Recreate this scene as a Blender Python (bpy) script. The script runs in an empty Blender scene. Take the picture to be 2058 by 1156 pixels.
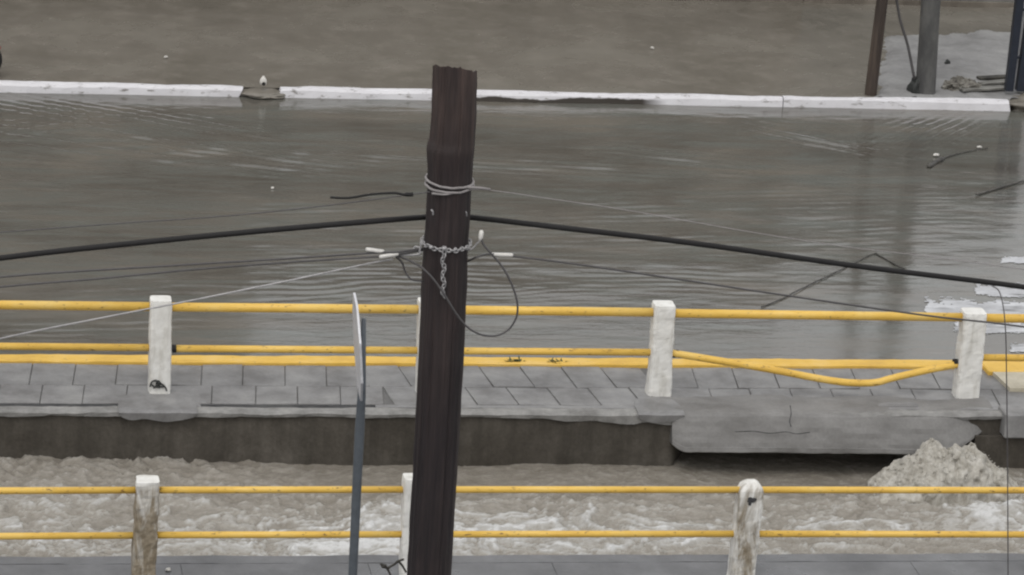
import bpy, bmesh, math, random
import numpy as np
from mathutils import Vector, Matrix, noise as mnoise

random.seed(7)
R = math.radians
S = bpy.context.scene
C = S.collection

# ------------------------------------------------------------------ camera, sky, sun, exposure
FPX, PITCH, ROLL, YAW, CAMH = 7261.3, 0.315913, 0.066853, -0.18187, 11.1674
PW, PH = 2058.0, 1156.0
_fw = np.array([-math.sin(YAW)*math.cos(PITCH), math.cos(YAW)*math.cos(PITCH), -math.sin(PITCH)])
_r0 = np.array([math.cos(YAW), math.sin(YAW), 0.0])
_u0 = np.cross(_r0, _fw)
_rt = _r0*math.cos(ROLL) + _u0*math.sin(ROLL)
_up = np.cross(_rt, _fw)
cd = bpy.data.cameras.new("camera")
cam = bpy.data.objects.new("camera", cd); C.objects.link(cam)
cd.sensor_width = 36.0; cd.lens = FPX/PW*36.0; cd.clip_start = 0.5; cd.clip_end = 2000
cam.matrix_world = Matrix(((_rt[0], _up[0], -_fw[0], 0), (_rt[1], _up[1], -_fw[1], 0), (_rt[2], _up[2], -_fw[2], CAMH), (0, 0, 0, 1)))
S.camera = cam

SUN_EL, SUN_AZ = 58, 205          # azimuth from +Y, clockwise: the light comes from behind the camera
w = bpy.data.worlds.new("World"); S.world = w; w.use_nodes = True
nt = w.node_tree; nt.nodes.clear()
sky = nt.nodes.new('ShaderNodeTexSky'); sky.sky_type = 'NISHITA'; sky.sun_disc = False
sky.sun_elevation = R(SUN_EL); sky.sun_rotation = R(SUN_AZ); sky.dust_density = 6.0; sky.air_density = 1.0
hs = nt.nodes.new('ShaderNodeHueSaturation'); hs.inputs['Saturation'].default_value = 0.22
bg = nt.nodes.new('ShaderNodeBackground'); bg.inputs['Strength'].default_value = 0.15
wo = nt.nodes.new('ShaderNodeOutputWorld')
cl = nt.nodes.new('ShaderNodeMix'); cl.data_type = 'RGBA'; cl.inputs[0].default_value = 0.75     # even cloud cover over the clear sky
cl.inputs[7].default_value = (5.35, 5.4, 5.5, 1)
nt.links.new(sky.outputs[0], hs.inputs['Color']); nt.links.new(hs.outputs[0], cl.inputs[6]); nt.links.new(cl.outputs[2], bg.inputs['Color']); nt.links.new(bg.outputs[0], wo.inputs[0])
sl = bpy.data.lights.new("sun", 'SUN'); sl.energy = 0.5; sl.angle = R(25); sl.color = (1.0, 0.97, 0.92)
so = bpy.data.objects.new("sun", sl); C.objects.link(so)
az = R(SUN_AZ); el = R(SUN_EL)
sdir = Vector((math.sin(az)*math.cos(el), math.cos(az)*math.cos(el), math.sin(el)))
so.rotation_euler = sdir.to_track_quat('Z', 'Y').to_euler(); so.location = (0, 0, 30)
S.view_settings.view_transform = 'Standard'; S.view_settings.look = 'None'
S.view_settings.exposure = 0.33; S.view_settings.gamma = 1.0; S.view_settings.use_curve_mapping = False
S.render.engine = 'CYCLES'; S.cycles.max_bounces = 6
S.cycles.filter_width = 2.2

# ------------------------------------------------------------------ from a place in the photograph to a point in the street
def ray(px, py): return _fw*FPX + _rt*(px-PW/2) - _up*(py-PH/2)
def gz(px, py, z=0.0):                      # on the level plane z
    d = ray(px, py); t = (z-CAMH)/d[2]
    return Vector((d[0]*t, d[1]*t, CAMH+d[2]*t))
def gy(px, py, y):                          # on the upright plane y
    d = ray(px, py); t = y/d[1]
    return Vector((d[0]*t, y, CAMH+d[2]*t))
def ppm(p): return FPX/float(np.dot(np.array(p)-np.array([0, 0, CAMH]), _fw))

# ------------------------------------------------------------------ noise
def _hash(ix, iy, seed):
    h = (ix.astype(np.int64)*374761393 + iy.astype(np.int64)*668265263 + seed*1442695041) & 0xffffffff
    h = ((h ^ (h >> 13))*1274126177) & 0xffffffff
    return ((h ^ (h >> 16)) & 0xffff)/65535.0
def vnoise(x, y, seed=0):
    x0 = np.floor(x); y0 = np.floor(y); fx = x-x0; fy = y-y0
    fx = fx*fx*fx*(fx*(fx*6-15)+10); fy = fy*fy*fy*(fy*(fy*6-15)+10)
    a = _hash(x0, y0, seed); b = _hash(x0+1, y0, seed); c = _hash(x0, y0+1, seed); d = _hash(x0+1, y0+1, seed)
    return (a*(1-fx)+b*fx)*(1-fy)+(c*(1-fx)+d*fx)*fy - 0.5
def fbm(x, y, seed=0, octv=4, gain=0.5):
    s = 0; a = 1.0
    for o in range(octv):
        s = s + a*vnoise(x*2**o + 17.3*o, y*2**o + 9.1*o, seed+o); a *= gain
    return s

# ------------------------------------------------------------------ materials
def lin(r, g, b):
    return tuple(((c/255)/12.92 if c/255 <= 0.04045 else ((c/255+0.055)/1.055)**2.4) for c in (r, g, b)) + (1.0,)
class M:
    def __init__(s, name, rough=0.6, ior=1.45, metal=0.0):
        s.m = bpy.data.materials.new(name); s.m.use_nodes = True; s.t = s.m.node_tree
        s.b = s.t.nodes['Principled BSDF']
        s.b.inputs['Roughness'].default_value = rough; s.b.inputs['IOR'].default_value = ior; s.b.inputs['Metallic'].default_value = metal
        s.co = s.t.nodes.new('ShaderNodeTexCoord')
    def n(s, t, **kw):
        o = s.t.nodes.new(t)
        for k, v in kw.items(): setattr(o, k, v)
        return o
    def l(s, a, b): s.t.links.new(a, b)
    def noise(s, scale=5, detail=6, rough=0.6, stretch=(1, 1, 1), distort=0.0, rot=(0, 0, 0), coord='Object'):
        mp = s.n('ShaderNodeMapping'); mp.inputs['Scale'].default_value = stretch; mp.inputs['Rotation'].default_value = rot
        s.l(s.co.outputs[coord], mp.inputs[0])
        t = s.n('ShaderNodeTexNoise'); t.inputs['Scale'].default_value = scale; t.inputs['Detail'].default_value = detail
        t.inputs['Roughness'].default_value = rough; t.inputs['Distortion'].default_value = distort
        s.l(mp.outputs[0], t.inputs['Vector']); return t.outputs['Fac']
    def con(s, fac, k=1.8):                 # stretch a noise about its middle
        return s.math('MAXIMUM', 0.0, s.math('ADD', s.math('MULTIPLY', s.math('SUBTRACT', fac, 0.5), k), 0.5))
    def ramp(s, fac, stops):
        r = s.n('ShaderNodeValToRGB'); e = r.color_ramp.elements
        while len(e) < len(stops): e.new(0.5)
        for k, (p, c) in zip(e, stops): k.position = p; k.color = c if len(c) == 4 else (*c, 1)
        s.l(fac, r.inputs[0]); return r.outputs['Color']
    def gray(s, fac, a, b):
        m = s.n('ShaderNodeMapRange'); m.inputs[1].default_value = a; m.inputs[2].default_value = b
        s.l(fac, m.inputs[0]); return m.outputs[0]
    def mix(s, fac, a, b, mode='MIX'):
        m = s.n('ShaderNodeMix', data_type='RGBA', blend_type=mode)
        for v, i in ((fac, 0), (a, 6), (b, 7)):
            if hasattr(v, 'is_linked'): s.l(v, m.inputs[i])
            else: m.inputs[i].default_value = v
        return m.outputs[2]
    def math(s, op, a, b=0.0):
        m = s.n('ShaderNodeMath', operation=op)
        for v, i in ((a, 0), (b, 1)):
            if hasattr(v, 'is_linked'): s.l(v, m.inputs[i])
            else: m.inputs[i].default_value = v
        return m.outputs[0]
    def xyz(s, coord='Object'):
        x = s.n('ShaderNodeSeparateXYZ'); s.l(s.co.outputs[coord], x.inputs[0]); return x.outputs
    def col(s, c):
        if hasattr(c, 'is_linked'): s.l(c, s.b.inputs['Base Color'])
        else: s.b.inputs['Base Color'].default_value = c if len(c) == 4 else (*c, 1)
        return s
    def rgh(s, f): s.l(f, s.b.inputs['Roughness']); return s
    def bump(s, fac, strength=0.3, dist=0.02):
        b = s.n('ShaderNodeBump'); b.inputs['Strength'].default_value = strength; b.inputs['Distance'].default_value = dist
        s.l(fac, b.inputs['Height'])
        old = s.b.inputs['Normal'].links
        if old: s.l(old[0].from_socket, b.inputs['Normal'])
        s.l(b.outputs[0], s.b.inputs['Normal']); return s

def mottled(name, stops, scale=4, rough=0.6, bump=0.25, fine=60, stretch=(1, 1, 1), rvar=None):
    m = M(name, rough)
    a = m.con(m.noise(scale, 8, 0.65, stretch), 1.7); f = m.noise(fine, 4, 0.6)
    c = m.ramp(a, stops)
    c = m.mix(0.22, c, m.ramp(f, [(0.3, (0.35, 0.35, 0.35)), (0.7, (1, 1, 1))]), 'MULTIPLY')
    m.col(c); m.bump(f, bump, 0.004)
    if rvar: m.rgh(m.ramp(m.noise(scale*0.6, 4, 0.6, stretch), [(0.35, (rvar[0],)*3), (0.65, (rvar[1],)*3)]))
    return m.m

MT = {}
# concrete of the far pavement, grey and damp
MT['pave'] = mottled('damp_pavement', [(0.25, (0.145, 0.141, 0.138)), (0.5, (0.21, 0.207, 0.205)), (0.78, (0.275, 0.272, 0.266))], 2.6, 0.5, 0.3, 45, rvar=(0.3, 0.6))
MT['apron'] = mottled('poured_concrete', [(0.15, (0.13, 0.125, 0.118)), (0.5, (0.185, 0.180, 0.173)), (0.85, (0.24, 0.235, 0.226))], 3.2, 0.6, 0.5, 40, (0.6, 1, 1))
MT['pave_near'] = mottled('near_pavement', [(0.15, (0.10, 0.101, 0.104)), (0.5, (0.136, 0.137, 0.141)), (0.85, (0.18, 0.181, 0.186))], 2.2, 0.5, 0.3, 45, rvar=(0.25, 0.6))
MT['coping'] = mottled('coping_concrete', [(0.2, (0.16, 0.156, 0.148)), (0.55, (0.25, 0.246, 0.236)), (0.85, (0.32, 0.313, 0.298))], 5, 0.7, 0.4, 50)
MT['patch'] = mottled('patch_concrete', [(0.15, (0.105, 0.10, 0.092)), (0.5, (0.172, 0.167, 0.159)), (0.85, (0.235, 0.23, 0.22))], 3, 0.75, 0.6, 40)
MT['joint'] = mottled('joint_mortar', [(0.2, (0.085, 0.085, 0.085)), (0.5, (0.145, 0.143, 0.14)), (0.8, (0.21, 0.208, 0.205))], 2.5, 0.8)
MT['gap'] = mottled('gap_dark', [(0.3, (0.03, 0.03, 0.032)), (0.7, (0.07, 0.07, 0.07))], 6, 0.8)
def mk_wall():
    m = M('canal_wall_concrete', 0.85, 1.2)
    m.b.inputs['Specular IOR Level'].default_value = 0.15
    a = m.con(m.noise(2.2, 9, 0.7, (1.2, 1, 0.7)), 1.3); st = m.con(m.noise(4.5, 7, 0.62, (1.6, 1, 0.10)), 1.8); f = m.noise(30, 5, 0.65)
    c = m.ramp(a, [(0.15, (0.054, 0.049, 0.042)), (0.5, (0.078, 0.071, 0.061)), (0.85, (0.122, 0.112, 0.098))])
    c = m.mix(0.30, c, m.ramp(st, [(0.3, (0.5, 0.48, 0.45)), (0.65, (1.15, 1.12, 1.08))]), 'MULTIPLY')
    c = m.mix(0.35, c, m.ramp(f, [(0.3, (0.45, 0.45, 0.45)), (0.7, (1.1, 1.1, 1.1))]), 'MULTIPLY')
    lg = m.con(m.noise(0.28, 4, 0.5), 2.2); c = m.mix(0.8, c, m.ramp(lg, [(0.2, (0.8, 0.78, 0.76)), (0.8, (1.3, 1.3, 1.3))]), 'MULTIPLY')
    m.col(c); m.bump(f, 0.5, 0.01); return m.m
MT['wall'] = mk_wall()
MT['under'] = mottled('dark_undercut', [(0.3, (0.02, 0.018, 0.016)), (0.7, (0.05, 0.046, 0.042))], 3, 0.8)
def mk_roadwater():
    m = M('muddy_flood_water', 0.1, 1.6)
    a = m.con(m.noise(0.55, 7, 0.62, (0.6, 1.2, 1), 0.6), 1.9); b = m.con(m.noise(2.2, 7, 0.65, (0.35, 1.6, 1), 0.8), 1.6)
    c = m.ramp(a, [(0.2, (0.074, 0.067, 0.056)), (0.5, (0.106, 0.098, 0.084)), (0.8, (0.142, 0.128, 0.106))])
    c = m.mix(m.gray(b, 0.38, 0.78), c, (0.116, 0.120, 0.107, 1))
    st = m.noise(9, 5, 0.6, (0.22, 1.7, 1), 0.6)
    c = m.mix(m.gray(st, 0.60, 0.95), c, (0.22, 0.21, 0.185, 1))
    rs = m.con(m.noise(34, 5, 0.7, (0.8, 1, 1)), 1.6); c = m.mix(0.35, c, m.ramp(rs, [(0.2, (0.78, 0.78, 0.78)), (0.8, (1.15, 1.15, 1.15))]), 'MULTIPLY')
    m.col(c)
    r1 = m.noise(7, 4, 0.6, (0.35, 1.5, 1), 0.4); r2 = m.noise(26, 3, 0.55, (0.5, 1.3, 1))
    m.bump(r1, 0.06, 0.05); m.bump(r2, 0.06, 0.012)
    m.rgh(m.ramp(a, [(0.3, (0.07,)*3), (0.7, (0.16,)*3)]))
    return m.m
MT['roadwater'] = mk_roadwater()
def mk_canal():
    m = M('foaming_muddy_water', 0.3, 1.33)
    at = m.n('ShaderNodeAttribute', attribute_name='foam')
    n1 = m.noise(5.5, 9, 0.78, (0.7, 1.2, 1), 0.5); n2 = m.noise(24, 6, 0.74, (0.8, 1.2, 1), 0.5); n3 = m.noise(60, 4, 0.6)
    f = m.math('ADD', m.math('MULTIPLY', m.con(n1, 1.6), 0.30), m.math('MULTIPLY', m.con(n2, 1.6), 0.22))
    f = m.math('ADD', f, m.math('MULTIPLY', at.outputs['Fac'], 0.62))
    c = m.ramp(m.gray(f, 0.06, 0.80), [(0.0, (0.185, 0.163, 0.132)), (0.3, (0.275, 0.25, 0.212)), (0.55, (0.375, 0.352, 0.312)), (0.78, (0.52, 0.512, 0.49)), (1.0, (0.68, 0.68, 0.67))])
    c = m.mix(0.3, c, m.ramp(n3, [(0.3, (0.6, 0.59, 0.57)), (0.7, (1.1, 1.1, 1.1))]), 'MULTIPLY')
    m.col(c); m.bump(n2, 0.6, 0.05); m.bump(n3, 0.4, 0.012)
    m.rgh(m.ramp(m.gray(f, 0.3, 1.05), [(0.2, (0.25,)*3), (0.7, (0.75,)*3)]))
    return m.m
MT['canal'] = mk_canal()
def mk_foam():
    m = M('churned_foam', 0.6, 1.33)
    n1 = m.noise(9, 8, 0.75, (1, 1, 1), 1.0); n2 = m.noise(48, 5, 0.7)
    c = m.ramp(n1, [(0.3, (0.26, 0.24, 0.205)), (0.48, (0.385, 0.365, 0.325)), (0.66, (0.50, 0.485, 0.45))])
    c = m.mix(0.5, c, m.ramp(n2, [(0.3, (0.72, 0.70, 0.66)), (0.65, (1.08, 1.08, 1.06))]), 'MULTIPLY')
    m.col(c); m.bump(n2, 0.5, 0.015); return m.m
MT['foam'] = mk_foam()
def mk_yellow():
    m = M('yellow_paint', 0.42)
    a = m.noise(5, 6, 0.65, (0.5, 1, 1)); f = m.noise(38, 4, 0.65, (0.4, 1, 1))
    c = m.ramp(a, [(0.25, (0.58, 0.345, 0.055)), (0.5, (0.70, 0.445, 0.085)), (0.75, (0.74, 0.52, 0.16))])
    c = m.mix(m.gray(f, 0.60, 0.70), c, (0.16, 0.085, 0.035, 1))
    m.col(c); m.bump(f, 0.15, 0.004); return m.m
MT['yellow'] = mk_yellow()
def mk_kerbyellow():
    m = M('worn_yellow_kerb', 0.6)
    a = m.noise(3.5, 8, 0.7, (0.6, 1, 1)); f = m.noise(22, 5, 0.7)
    c = m.ramp(a, [(0.25, (0.52, 0.31, 0.06)), (0.5, (0.68, 0.43, 0.08)), (0.78, (0.74, 0.52, 0.20))])
    c = m.mix(m.gray(f, 0.62, 0.74), c, (0.2, 0.16, 0.09, 1))
    m.col(c); m.bump(f, 0.3, 0.006); return m.m
MT['kerbyellow'] = mk_kerbyellow()
def mk_post(name, mud=0.0, chip=0.66):
    m = M(name, 0.65)
    x = m.xyz()
    a = m.noise(7, 6, 0.65); v = m.noise(9, 7, 0.7, (1, 1, 0.22), 0.5); f = m.noise(17, 7, 0.72)
    c = m.ramp(a, [(0.25, (0.60, 0.585, 0.545)), (0.55, (0.70, 0.69, 0.655)), (0.8, (0.76, 0.755, 0.73))])
    c = m.mix(m.gray(v, 0.5, 0.8), c, (0.42, 0.40, 0.35, 1))
    if mud > 0:
        top = m.gray(x[2], 0.87, 0.80)
        stain = m.math('MULTIPLY', top, m.gray(v, 0.62-0.35*mud, 0.80-0.30*mud))
        c = m.mix(stain, c, m.ramp(f, [(0.3, (0.115, 0.09, 0.055)), (0.5, (0.22, 0.18, 0.125)), (0.72, (0.32, 0.28, 0.215))]))
    c = m.mix(m.gray(f, chip, chip+0.03), c, (0.05, 0.045, 0.038, 1))
    m.col(c); m.bump(f, 0.15, 0.005); return m.m
MT['post'] = mk_post('whitewashed_concrete', 0.0, 0.73)
MT['post_mud'] = mk_post('muddy_whitewash', 1.0, 0.70)
MT['post_half'] = mk_post('chipped_whitewash', 0.6, 0.66)
def mk_kerbwhite():
    m = M('white_kerb_paint', 0.55)
    x = m.xyz(); a = m.noise(3, 7, 0.7, (0.7, 1, 1)); f = m.noise(12, 7, 0.7, (0.5, 1, 1.2))
    c = m.ramp(a, [(0.25, (0.56, 0.545, 0.56)), (0.55, (0.68, 0.67, 0.69)), (0.8, (0.74, 0.735, 0.75))])
    c = m.mix(m.gray(f, 0.57, 0.68), c, (0.2, 0.185, 0.17, 1))
    # the eroded foot of one stretch: its dark undercut put into the colour
    lo = m.math('ADD', x[2], m.math('MULTIPLY', m.math('SUBTRACT', m.noise(1.6, 5, 0.6, (1, 0.01, 0.01)), 0.5), 0.16))
    win = m.math('MULTIPLY', m.gray(x[0], 6.55, 6.75), m.gray(x[0], 9.2, 8.9))
    c = m.mix(m.math('MULTIPLY', m.gray(lo, 0.030, 0.016), win), c, (0.05, 0.042, 0.035, 1))
    m.col(c); m.bump(f, 0.3, 0.008); return m.m
MT['kerbwhite'] = mk_kerbwhite()
def mk_farground():
    m = M('wet_brown_ground', 0.3, 1.4)
    a = m.con(m.noise(0.55, 8, 0.62, (1, 1, 1), 0.3), 1.6); f = m.noise(8, 8, 0.75, (1, 0.5, 1)); g = m.noise(2.6, 7, 0.65)
    c = m.ramp(a, [(0.2, (0.126, 0.115, 0.096)), (0.5, (0.162, 0.149, 0.127)), (0.8, (0.196, 0.182, 0.157))])
    c = m.mix(0.5, c, m.ramp(f, [(0.3, (0.84, 0.83, 0.81)), (0.6, (1.04, 1.03, 1.02))]), 'MULTIPLY')
    c = m.mix(m.gray(g, 0.5, 0.8), c, (0.22, 0.2, 0.172, 1))
    m.col(c); m.bump(f, 0.2, 0.006)
    m.rgh(m.ramp(a, [(0.35, (0.16,)*3), (0.65, (0.32,)*3)])); return m.m
MT['farground'] = mk_farground()
MT['plaster'] = mottled('brown_plaster', [(0.25, (0.10, 0.085, 0.068)), (0.5, (0.15, 0.13, 0.105)), (0.75, (0.2, 0.175, 0.145))], 1.2, 0.85, 0.4, 22, (1.5, 1, 0.4))
MT['plaster_grey'] = mottled('grey_plaster', [(0.25, (0.11, 0.108, 0.095)), (0.5, (0.155, 0.152, 0.137)), (0.75, (0.2, 0.195, 0.18))], 1.2, 0.85, 0.4, 22, (1.5, 1, 0.4))
def mk_polewood(name, dark, lite, wet=None):
    m = M(name, 0.62)
    g = m.con(m.noise(11, 9, 0.72, (1, 1, 0.045), 0.25), 1.5); f = m.noise(42, 6, 0.7, (1, 1, 0.05)); b = m.noise(1.4, 5, 0.6, (1, 1, 0.5))
    c = m.ramp(g, [(0.3, dark), (0.5, tuple((p+q)/2 for p, q in zip(dark, lite))), (0.72, lite)])
    z = m.xyz()[2]
    c = m.mix(m.math('MULTIPLY', m.gray(b, 0.40, 0.62), 0.8), c, m.mix(0.6, c, (0.012, 0.009, 0.010, 1)))
    if wet is not None: c = m.mix(m.math('MULTIPLY', m.gray(z, wet+0.05, wet-0.35), 0.55), c, (0.013, 0.0095, 0.0115, 1))
    c = m.mix(0.5, c, m.ramp(f, [(0.32, (0.35, 0.33, 0.33)), (0.6, (1.15, 1.12, 1.1))]), 'MULTIPLY')
    m.col(c); m.bump(g, 0.6, 0.02); m.bump(f, 0.4, 0.006); return m.m
MT['polewood'] = mk_polewood('dark_pole_wood', (0.011, 0.007, 0.0072), (0.085, 0.058, 0.050), 4.9)
MT['polewood_far'] = mk_polewood('brown_pole_wood', (0.03, 0.022, 0.018), (0.10, 0.075, 0.058))
MT['poleconc'] = mottled('grey_pole_concrete', [(0.25, (0.05, 0.05, 0.05)), (0.5, (0.075, 0.074, 0.072)), (0.78, (0.12, 0.118, 0.112))], 5, 0.7, 0.4, 40, (1, 1, 0.3))
def plain(name, c, rough=0.5, metal=0.0, var=0.25, scale=14):
    m = M(name, rough, metal=metal); a = m.noise(scale, 6, 0.65)
    m.col(m.mix(1.0, (*c, 1), m.ramp(a, [(0.3, (1-var,)*3), (0.7, (1+var*0.3,)*3)]), 'MULTIPLY')); m.bump(a, 0.1, 0.003); return m.m
MT['black'] = plain('black_rubber', (0.010, 0.009, 0.009), 0.75)
MT['greywire'] = plain('grey_cable', (0.075, 0.07, 0.07), 0.5)
MT['lightwire'] = plain('bare_wire', (0.36, 0.35, 0.35), 0.4, 0.3)
MT['rope'] = plain('pale_rope', (0.27, 0.25, 0.245), 0.7)
MT['porcelain'] = plain('white_sleeve', (0.68, 0.66, 0.62), 0.35)
MT['steelblue'] = plain('slate_steel', (0.095, 0.108, 0.122), 0.55, 0.1)
MT['gatesteel'] = plain('dark_blue_steel', (0.022, 0.027, 0.04), 0.4, 0.2)
MT['plate'] = plain('sign_plate', (0.60, 0.60, 0.62), 0.4, 0.1)
MT['heap'] = mottled('pale_cement', [(0.2, (0.17, 0.167, 0.163)), (0.5, (0.235, 0.232, 0.228)), (0.8, (0.29, 0.287, 0.28))], 2.5, 0.8, 0.4, 30)
MT['rubble'] = mottled('rubble', [(0.3, (0.075, 0.068, 0.06)), (0.5, (0.15, 0.14, 0.12)), (0.75, (0.25, 0.24, 0.215))], 9, 0.85, 0.8, 30)
MT['board'] = mottled('wet_board', [(0.3, (0.1, 0.095, 0.085)), (0.7, (0.24, 0.235, 0.215))], 6, 0.7, 0.4, 30, (0.4, 3, 1))
MT['twig'] = mottled('dark_twig', [(0.3, (0.02, 0.018, 0.015)), (0.7, (0.06, 0.055, 0.045))], 12, 0.7)
MT['streak'] = mottled('streak_brown', [(0.3, (0.035, 0.032, 0.028)), (0.7, (0.085, 0.08, 0.07))], 8, 0.5)
MT['litter'] = plain('white_litter', (0.62, 0.60, 0.56), 0.5)
MT['whitepatch'] = mottled('patchy_white', [(0.2, (0.30, 0.30, 0.305)), (0.5, (0.48, 0.485, 0.50)), (0.8, (0.60, 0.605, 0.62))], 4, 0.35, 0.2, 30, (0.5, 1, 1))
MT['cream'] = mottled('cream_paint', [(0.25, (0.40, 0.36, 0.27)), (0.55, (0.52, 0.475, 0.37)), (0.8, (0.58, 0.53, 0.43))], 3, 0.6, 0.3, 30)
MT['weed'] = plain('weed_leaf', (0.055, 0.07, 0.02), 0.6)
MT['scrawl'] = plain('black_scrawl', (0.03, 0.032, 0.03), 0.7)
MT['red'] = plain('red_car_paint', (0.30, 0.025, 0.018), 0.3)
MT['rim'] = plain('wheel_rim', (0.3, 0.3, 0.31), 0.35, 0.7)
MT['glass'] = plain('dark_glass', (0.02, 0.022, 0.025), 0.05)
MT['taillight'] = plain('tail_lamp_lens', (0.35, 0.01, 0.01), 0.15)
MT['soil'] = mottled('soil', [(0.3, (0.06, 0.05, 0.04)), (0.7, (0.12, 0.105, 0.085))], 0.3, 0.9)

_t = MT['whitepatch'].node_tree; _n = _t.nodes.new('ShaderNodeTexNoise'); _n.inputs['Scale'].default_value = 5; _n.inputs['Detail'].default_value = 7
_m = _t.nodes.new('ShaderNodeMapping'); _m.inputs['Scale'].default_value = (0.6, 1.6, 1); _c = [q for q in _t.nodes if q.type == 'TEX_COORD'][0]
_r = _t.nodes.new('ShaderNodeMapRange'); _r.inputs[1].default_value = 0.24; _r.inputs[2].default_value = 0.48; _r.inputs[3].default_value = 0.25
_t.links.new(_c.outputs['Object'], _m.inputs[0]); _t.links.new(_m.outputs[0], _n.inputs['Vector']); _t.links.new(_n.outputs['Fac'], _r.inputs[0])
_t.links.new(_r.outputs[0], _t.nodes['Principled BSDF'].inputs['Alpha'])       # see-through in places, to soften the patches

# ------------------------------------------------------------------ shapes
def obj(name, bm, mat, parent=None, smooth=False, world=True):
    me = bpy.data.meshes.new(name); bm.normal_update(); bm.to_mesh(me); bm.free()
    if smooth:
        for p in me.polygons: p.use_smooth = True
    o = bpy.data.objects.new(name, me); C.objects.link(o)
    for m in (mat if isinstance(mat, (list, tuple)) else [mat]): me.materials.append(MT[m] if isinstance(m, str) else m)
    if parent is not None:
        o.parent = parent
    return o
def tag(o, label=None, cat=None, group=None, kind=None):
    if label: o['label'] = label
    if cat: o['category'] = cat
    if group: o['group'] = group
    if kind: o['kind'] = kind
    return o
def empty(name, loc, label, cat, group=None):
    o = bpy.data.objects.new(name, None); C.objects.link(o); o.location = loc; o.empty_display_size = 0.2
    return tag(o, label, cat, group)
def shift(bm, v): bmesh.ops.translate(bm, verts=bm.verts, vec=Vector(v)); return bm
def box(bm, x0, x1, y0, y1, z0, z1, bevel=0.0, seg=1):
    g = bmesh.ops.create_cube(bm, size=1.0)['verts']
    for v in g: v.co = Vector((x0+(v.co.x+.5)*(x1-x0), y0+(v.co.y+.5)*(y1-y0), z0+(v.co.z+.5)*(z1-z0)))
    if bevel:
        es = list({e for v in g for e in v.link_edges})
        bmesh.ops.bevel(bm, geom=es, offset=bevel, segments=seg, affect='EDGES', profile=0.6)
    return bm
def tube(bm, pts, r, seg=10, caps=True):
    pts = [Vector(p) for p in pts]; n = len(pts); rs = r if isinstance(r, (list, tuple)) else [r]*n
    t = (pts[1]-pts[0]).normalized(); ref = Vector((0, 0, 1)) if abs(t.z) < 0.9 else Vector((1, 0, 0))
    nx = t.cross(ref).normalized(); rings = []
    for i, p in enumerate(pts):
        t = (pts[min(i+1, n-1)]-pts[max(i-1, 0)]).normalized()
        nx = (nx - t*nx.dot(t)).normalized(); ny = t.cross(nx)
        rings.append([bm.verts.new(p + (nx*math.cos(2*math.pi*k/seg)+ny*math.sin(2*math.pi*k/seg))*rs[i]) for k in range(seg)])
    for a, b in zip(rings, rings[1:]):
        for k in range(seg): bm.faces.new((a[k], b[k], b[(k+1) % seg], a[(k+1) % seg]))
    if caps: bm.faces.new(rings[0]); bm.faces.new(rings[-1][::-1])
    bmesh.ops.recalc_face_normals(bm, faces=bm.faces[:])
    return bm
def spline(pts, n=8):                        # Catmull-Rom through the points
    P = [Vector(p) for p in pts]; P = [2*P[0]-P[1]] + P + [2*P[-1]-P[-2]]; out = []
    for i in range(1, len(P)-2):
        for k in range(n):
            t = k/n; a, b, c, d = P[i-1:i+3]
            out.append(0.5*((2*b)+(c-a)*t+(2*a-5*b+4*c-d)*t*t+(3*b-a-3*c+d)*t**3))
    out.append(P[-2]); return out
def gridmesh(bm, X, Y, Z, foam=None):
    ny, nx = X.shape
    vs = [[bm.verts.new((X[j, i], Y[j, i], Z[j, i])) for i in range(nx)] for j in range(ny)]
    for j in range(ny-1):
        for i in range(nx-1): bm.faces.new((vs[j][i], vs[j][i+1], vs[j+1][i+1], vs[j+1][i]))
    return vs
def fastgrid(name, X, Y, Z, mat, foam=None):
    ny, nx = X.shape; me = bpy.data.meshes.new(name)
    V = np.stack([X, Y, Z], -1).reshape(-1, 3)
    idx = np.arange(ny*nx).reshape(ny, nx)
    F = np.stack([idx[:-1, :-1], idx[:-1, 1:], idx[1:, 1:], idx[1:, :-1]], -1).reshape(-1, 4)
    me.from_pydata(V.tolist(), [], F.tolist())
    me.polygons.foreach_set('use_smooth', [True]*len(me.polygons))
    if foam is not None:
        a = me.attributes.new('foam', 'FLOAT', 'POINT'); a.data.foreach_set('value', foam.reshape(-1).astype(np.float32))
    me.update(); me.materials.append(MT[mat])
    o = bpy.data.objects.new(name, me); C.objects.link(o); return o
def axis(lo, a, b, hi, fine, coarse):
    return np.concatenate([np.arange(lo, a, coarse), np.arange(a, b, fine), np.arange(b, hi+coarse, coarse)])
def lumpy(bm, c, rx, ry, rz, amp=0.3, freq=3.0, sub=3, seed=0, flat=True):
    g = bmesh.ops.create_icosphere(bm, subdivisions=sub, radius=1.0)['verts']
    for v in g:
        n = v.co.copy(); k = 1 + amp*mnoise.noise(n*freq*0.5+Vector((seed*3.1, 1.7, 0))) + amp*0.5*mnoise.noise(n*freq+Vector((0, seed, 5)))
        v.co = Vector((n.x*rx*k, n.y*ry*k, max(n.z, -0.35 if flat else -1)*rz*k)) + Vector(c)
    return g

# ------------------------------------------------------------------ levels of the street
Y_NPOST, Y_NEDGE, Y_FEDGE, Y_FPOST = 26.19, 26.73, 30.03, 30.54
Y_KERB0, Y_KERB1, Y_WK0 = 31.27, 31.46, 40.65
ZW, ZCAN, ZFAR = -0.03, -0.52, 0.07
X0, X1 = -14.0, 26.0

bm = bmesh.new(); box(bm, -600, 600, -600, 900, -3.0, -2.2)
tag(obj('ground', bm, 'soil'), kind='structure')

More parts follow.
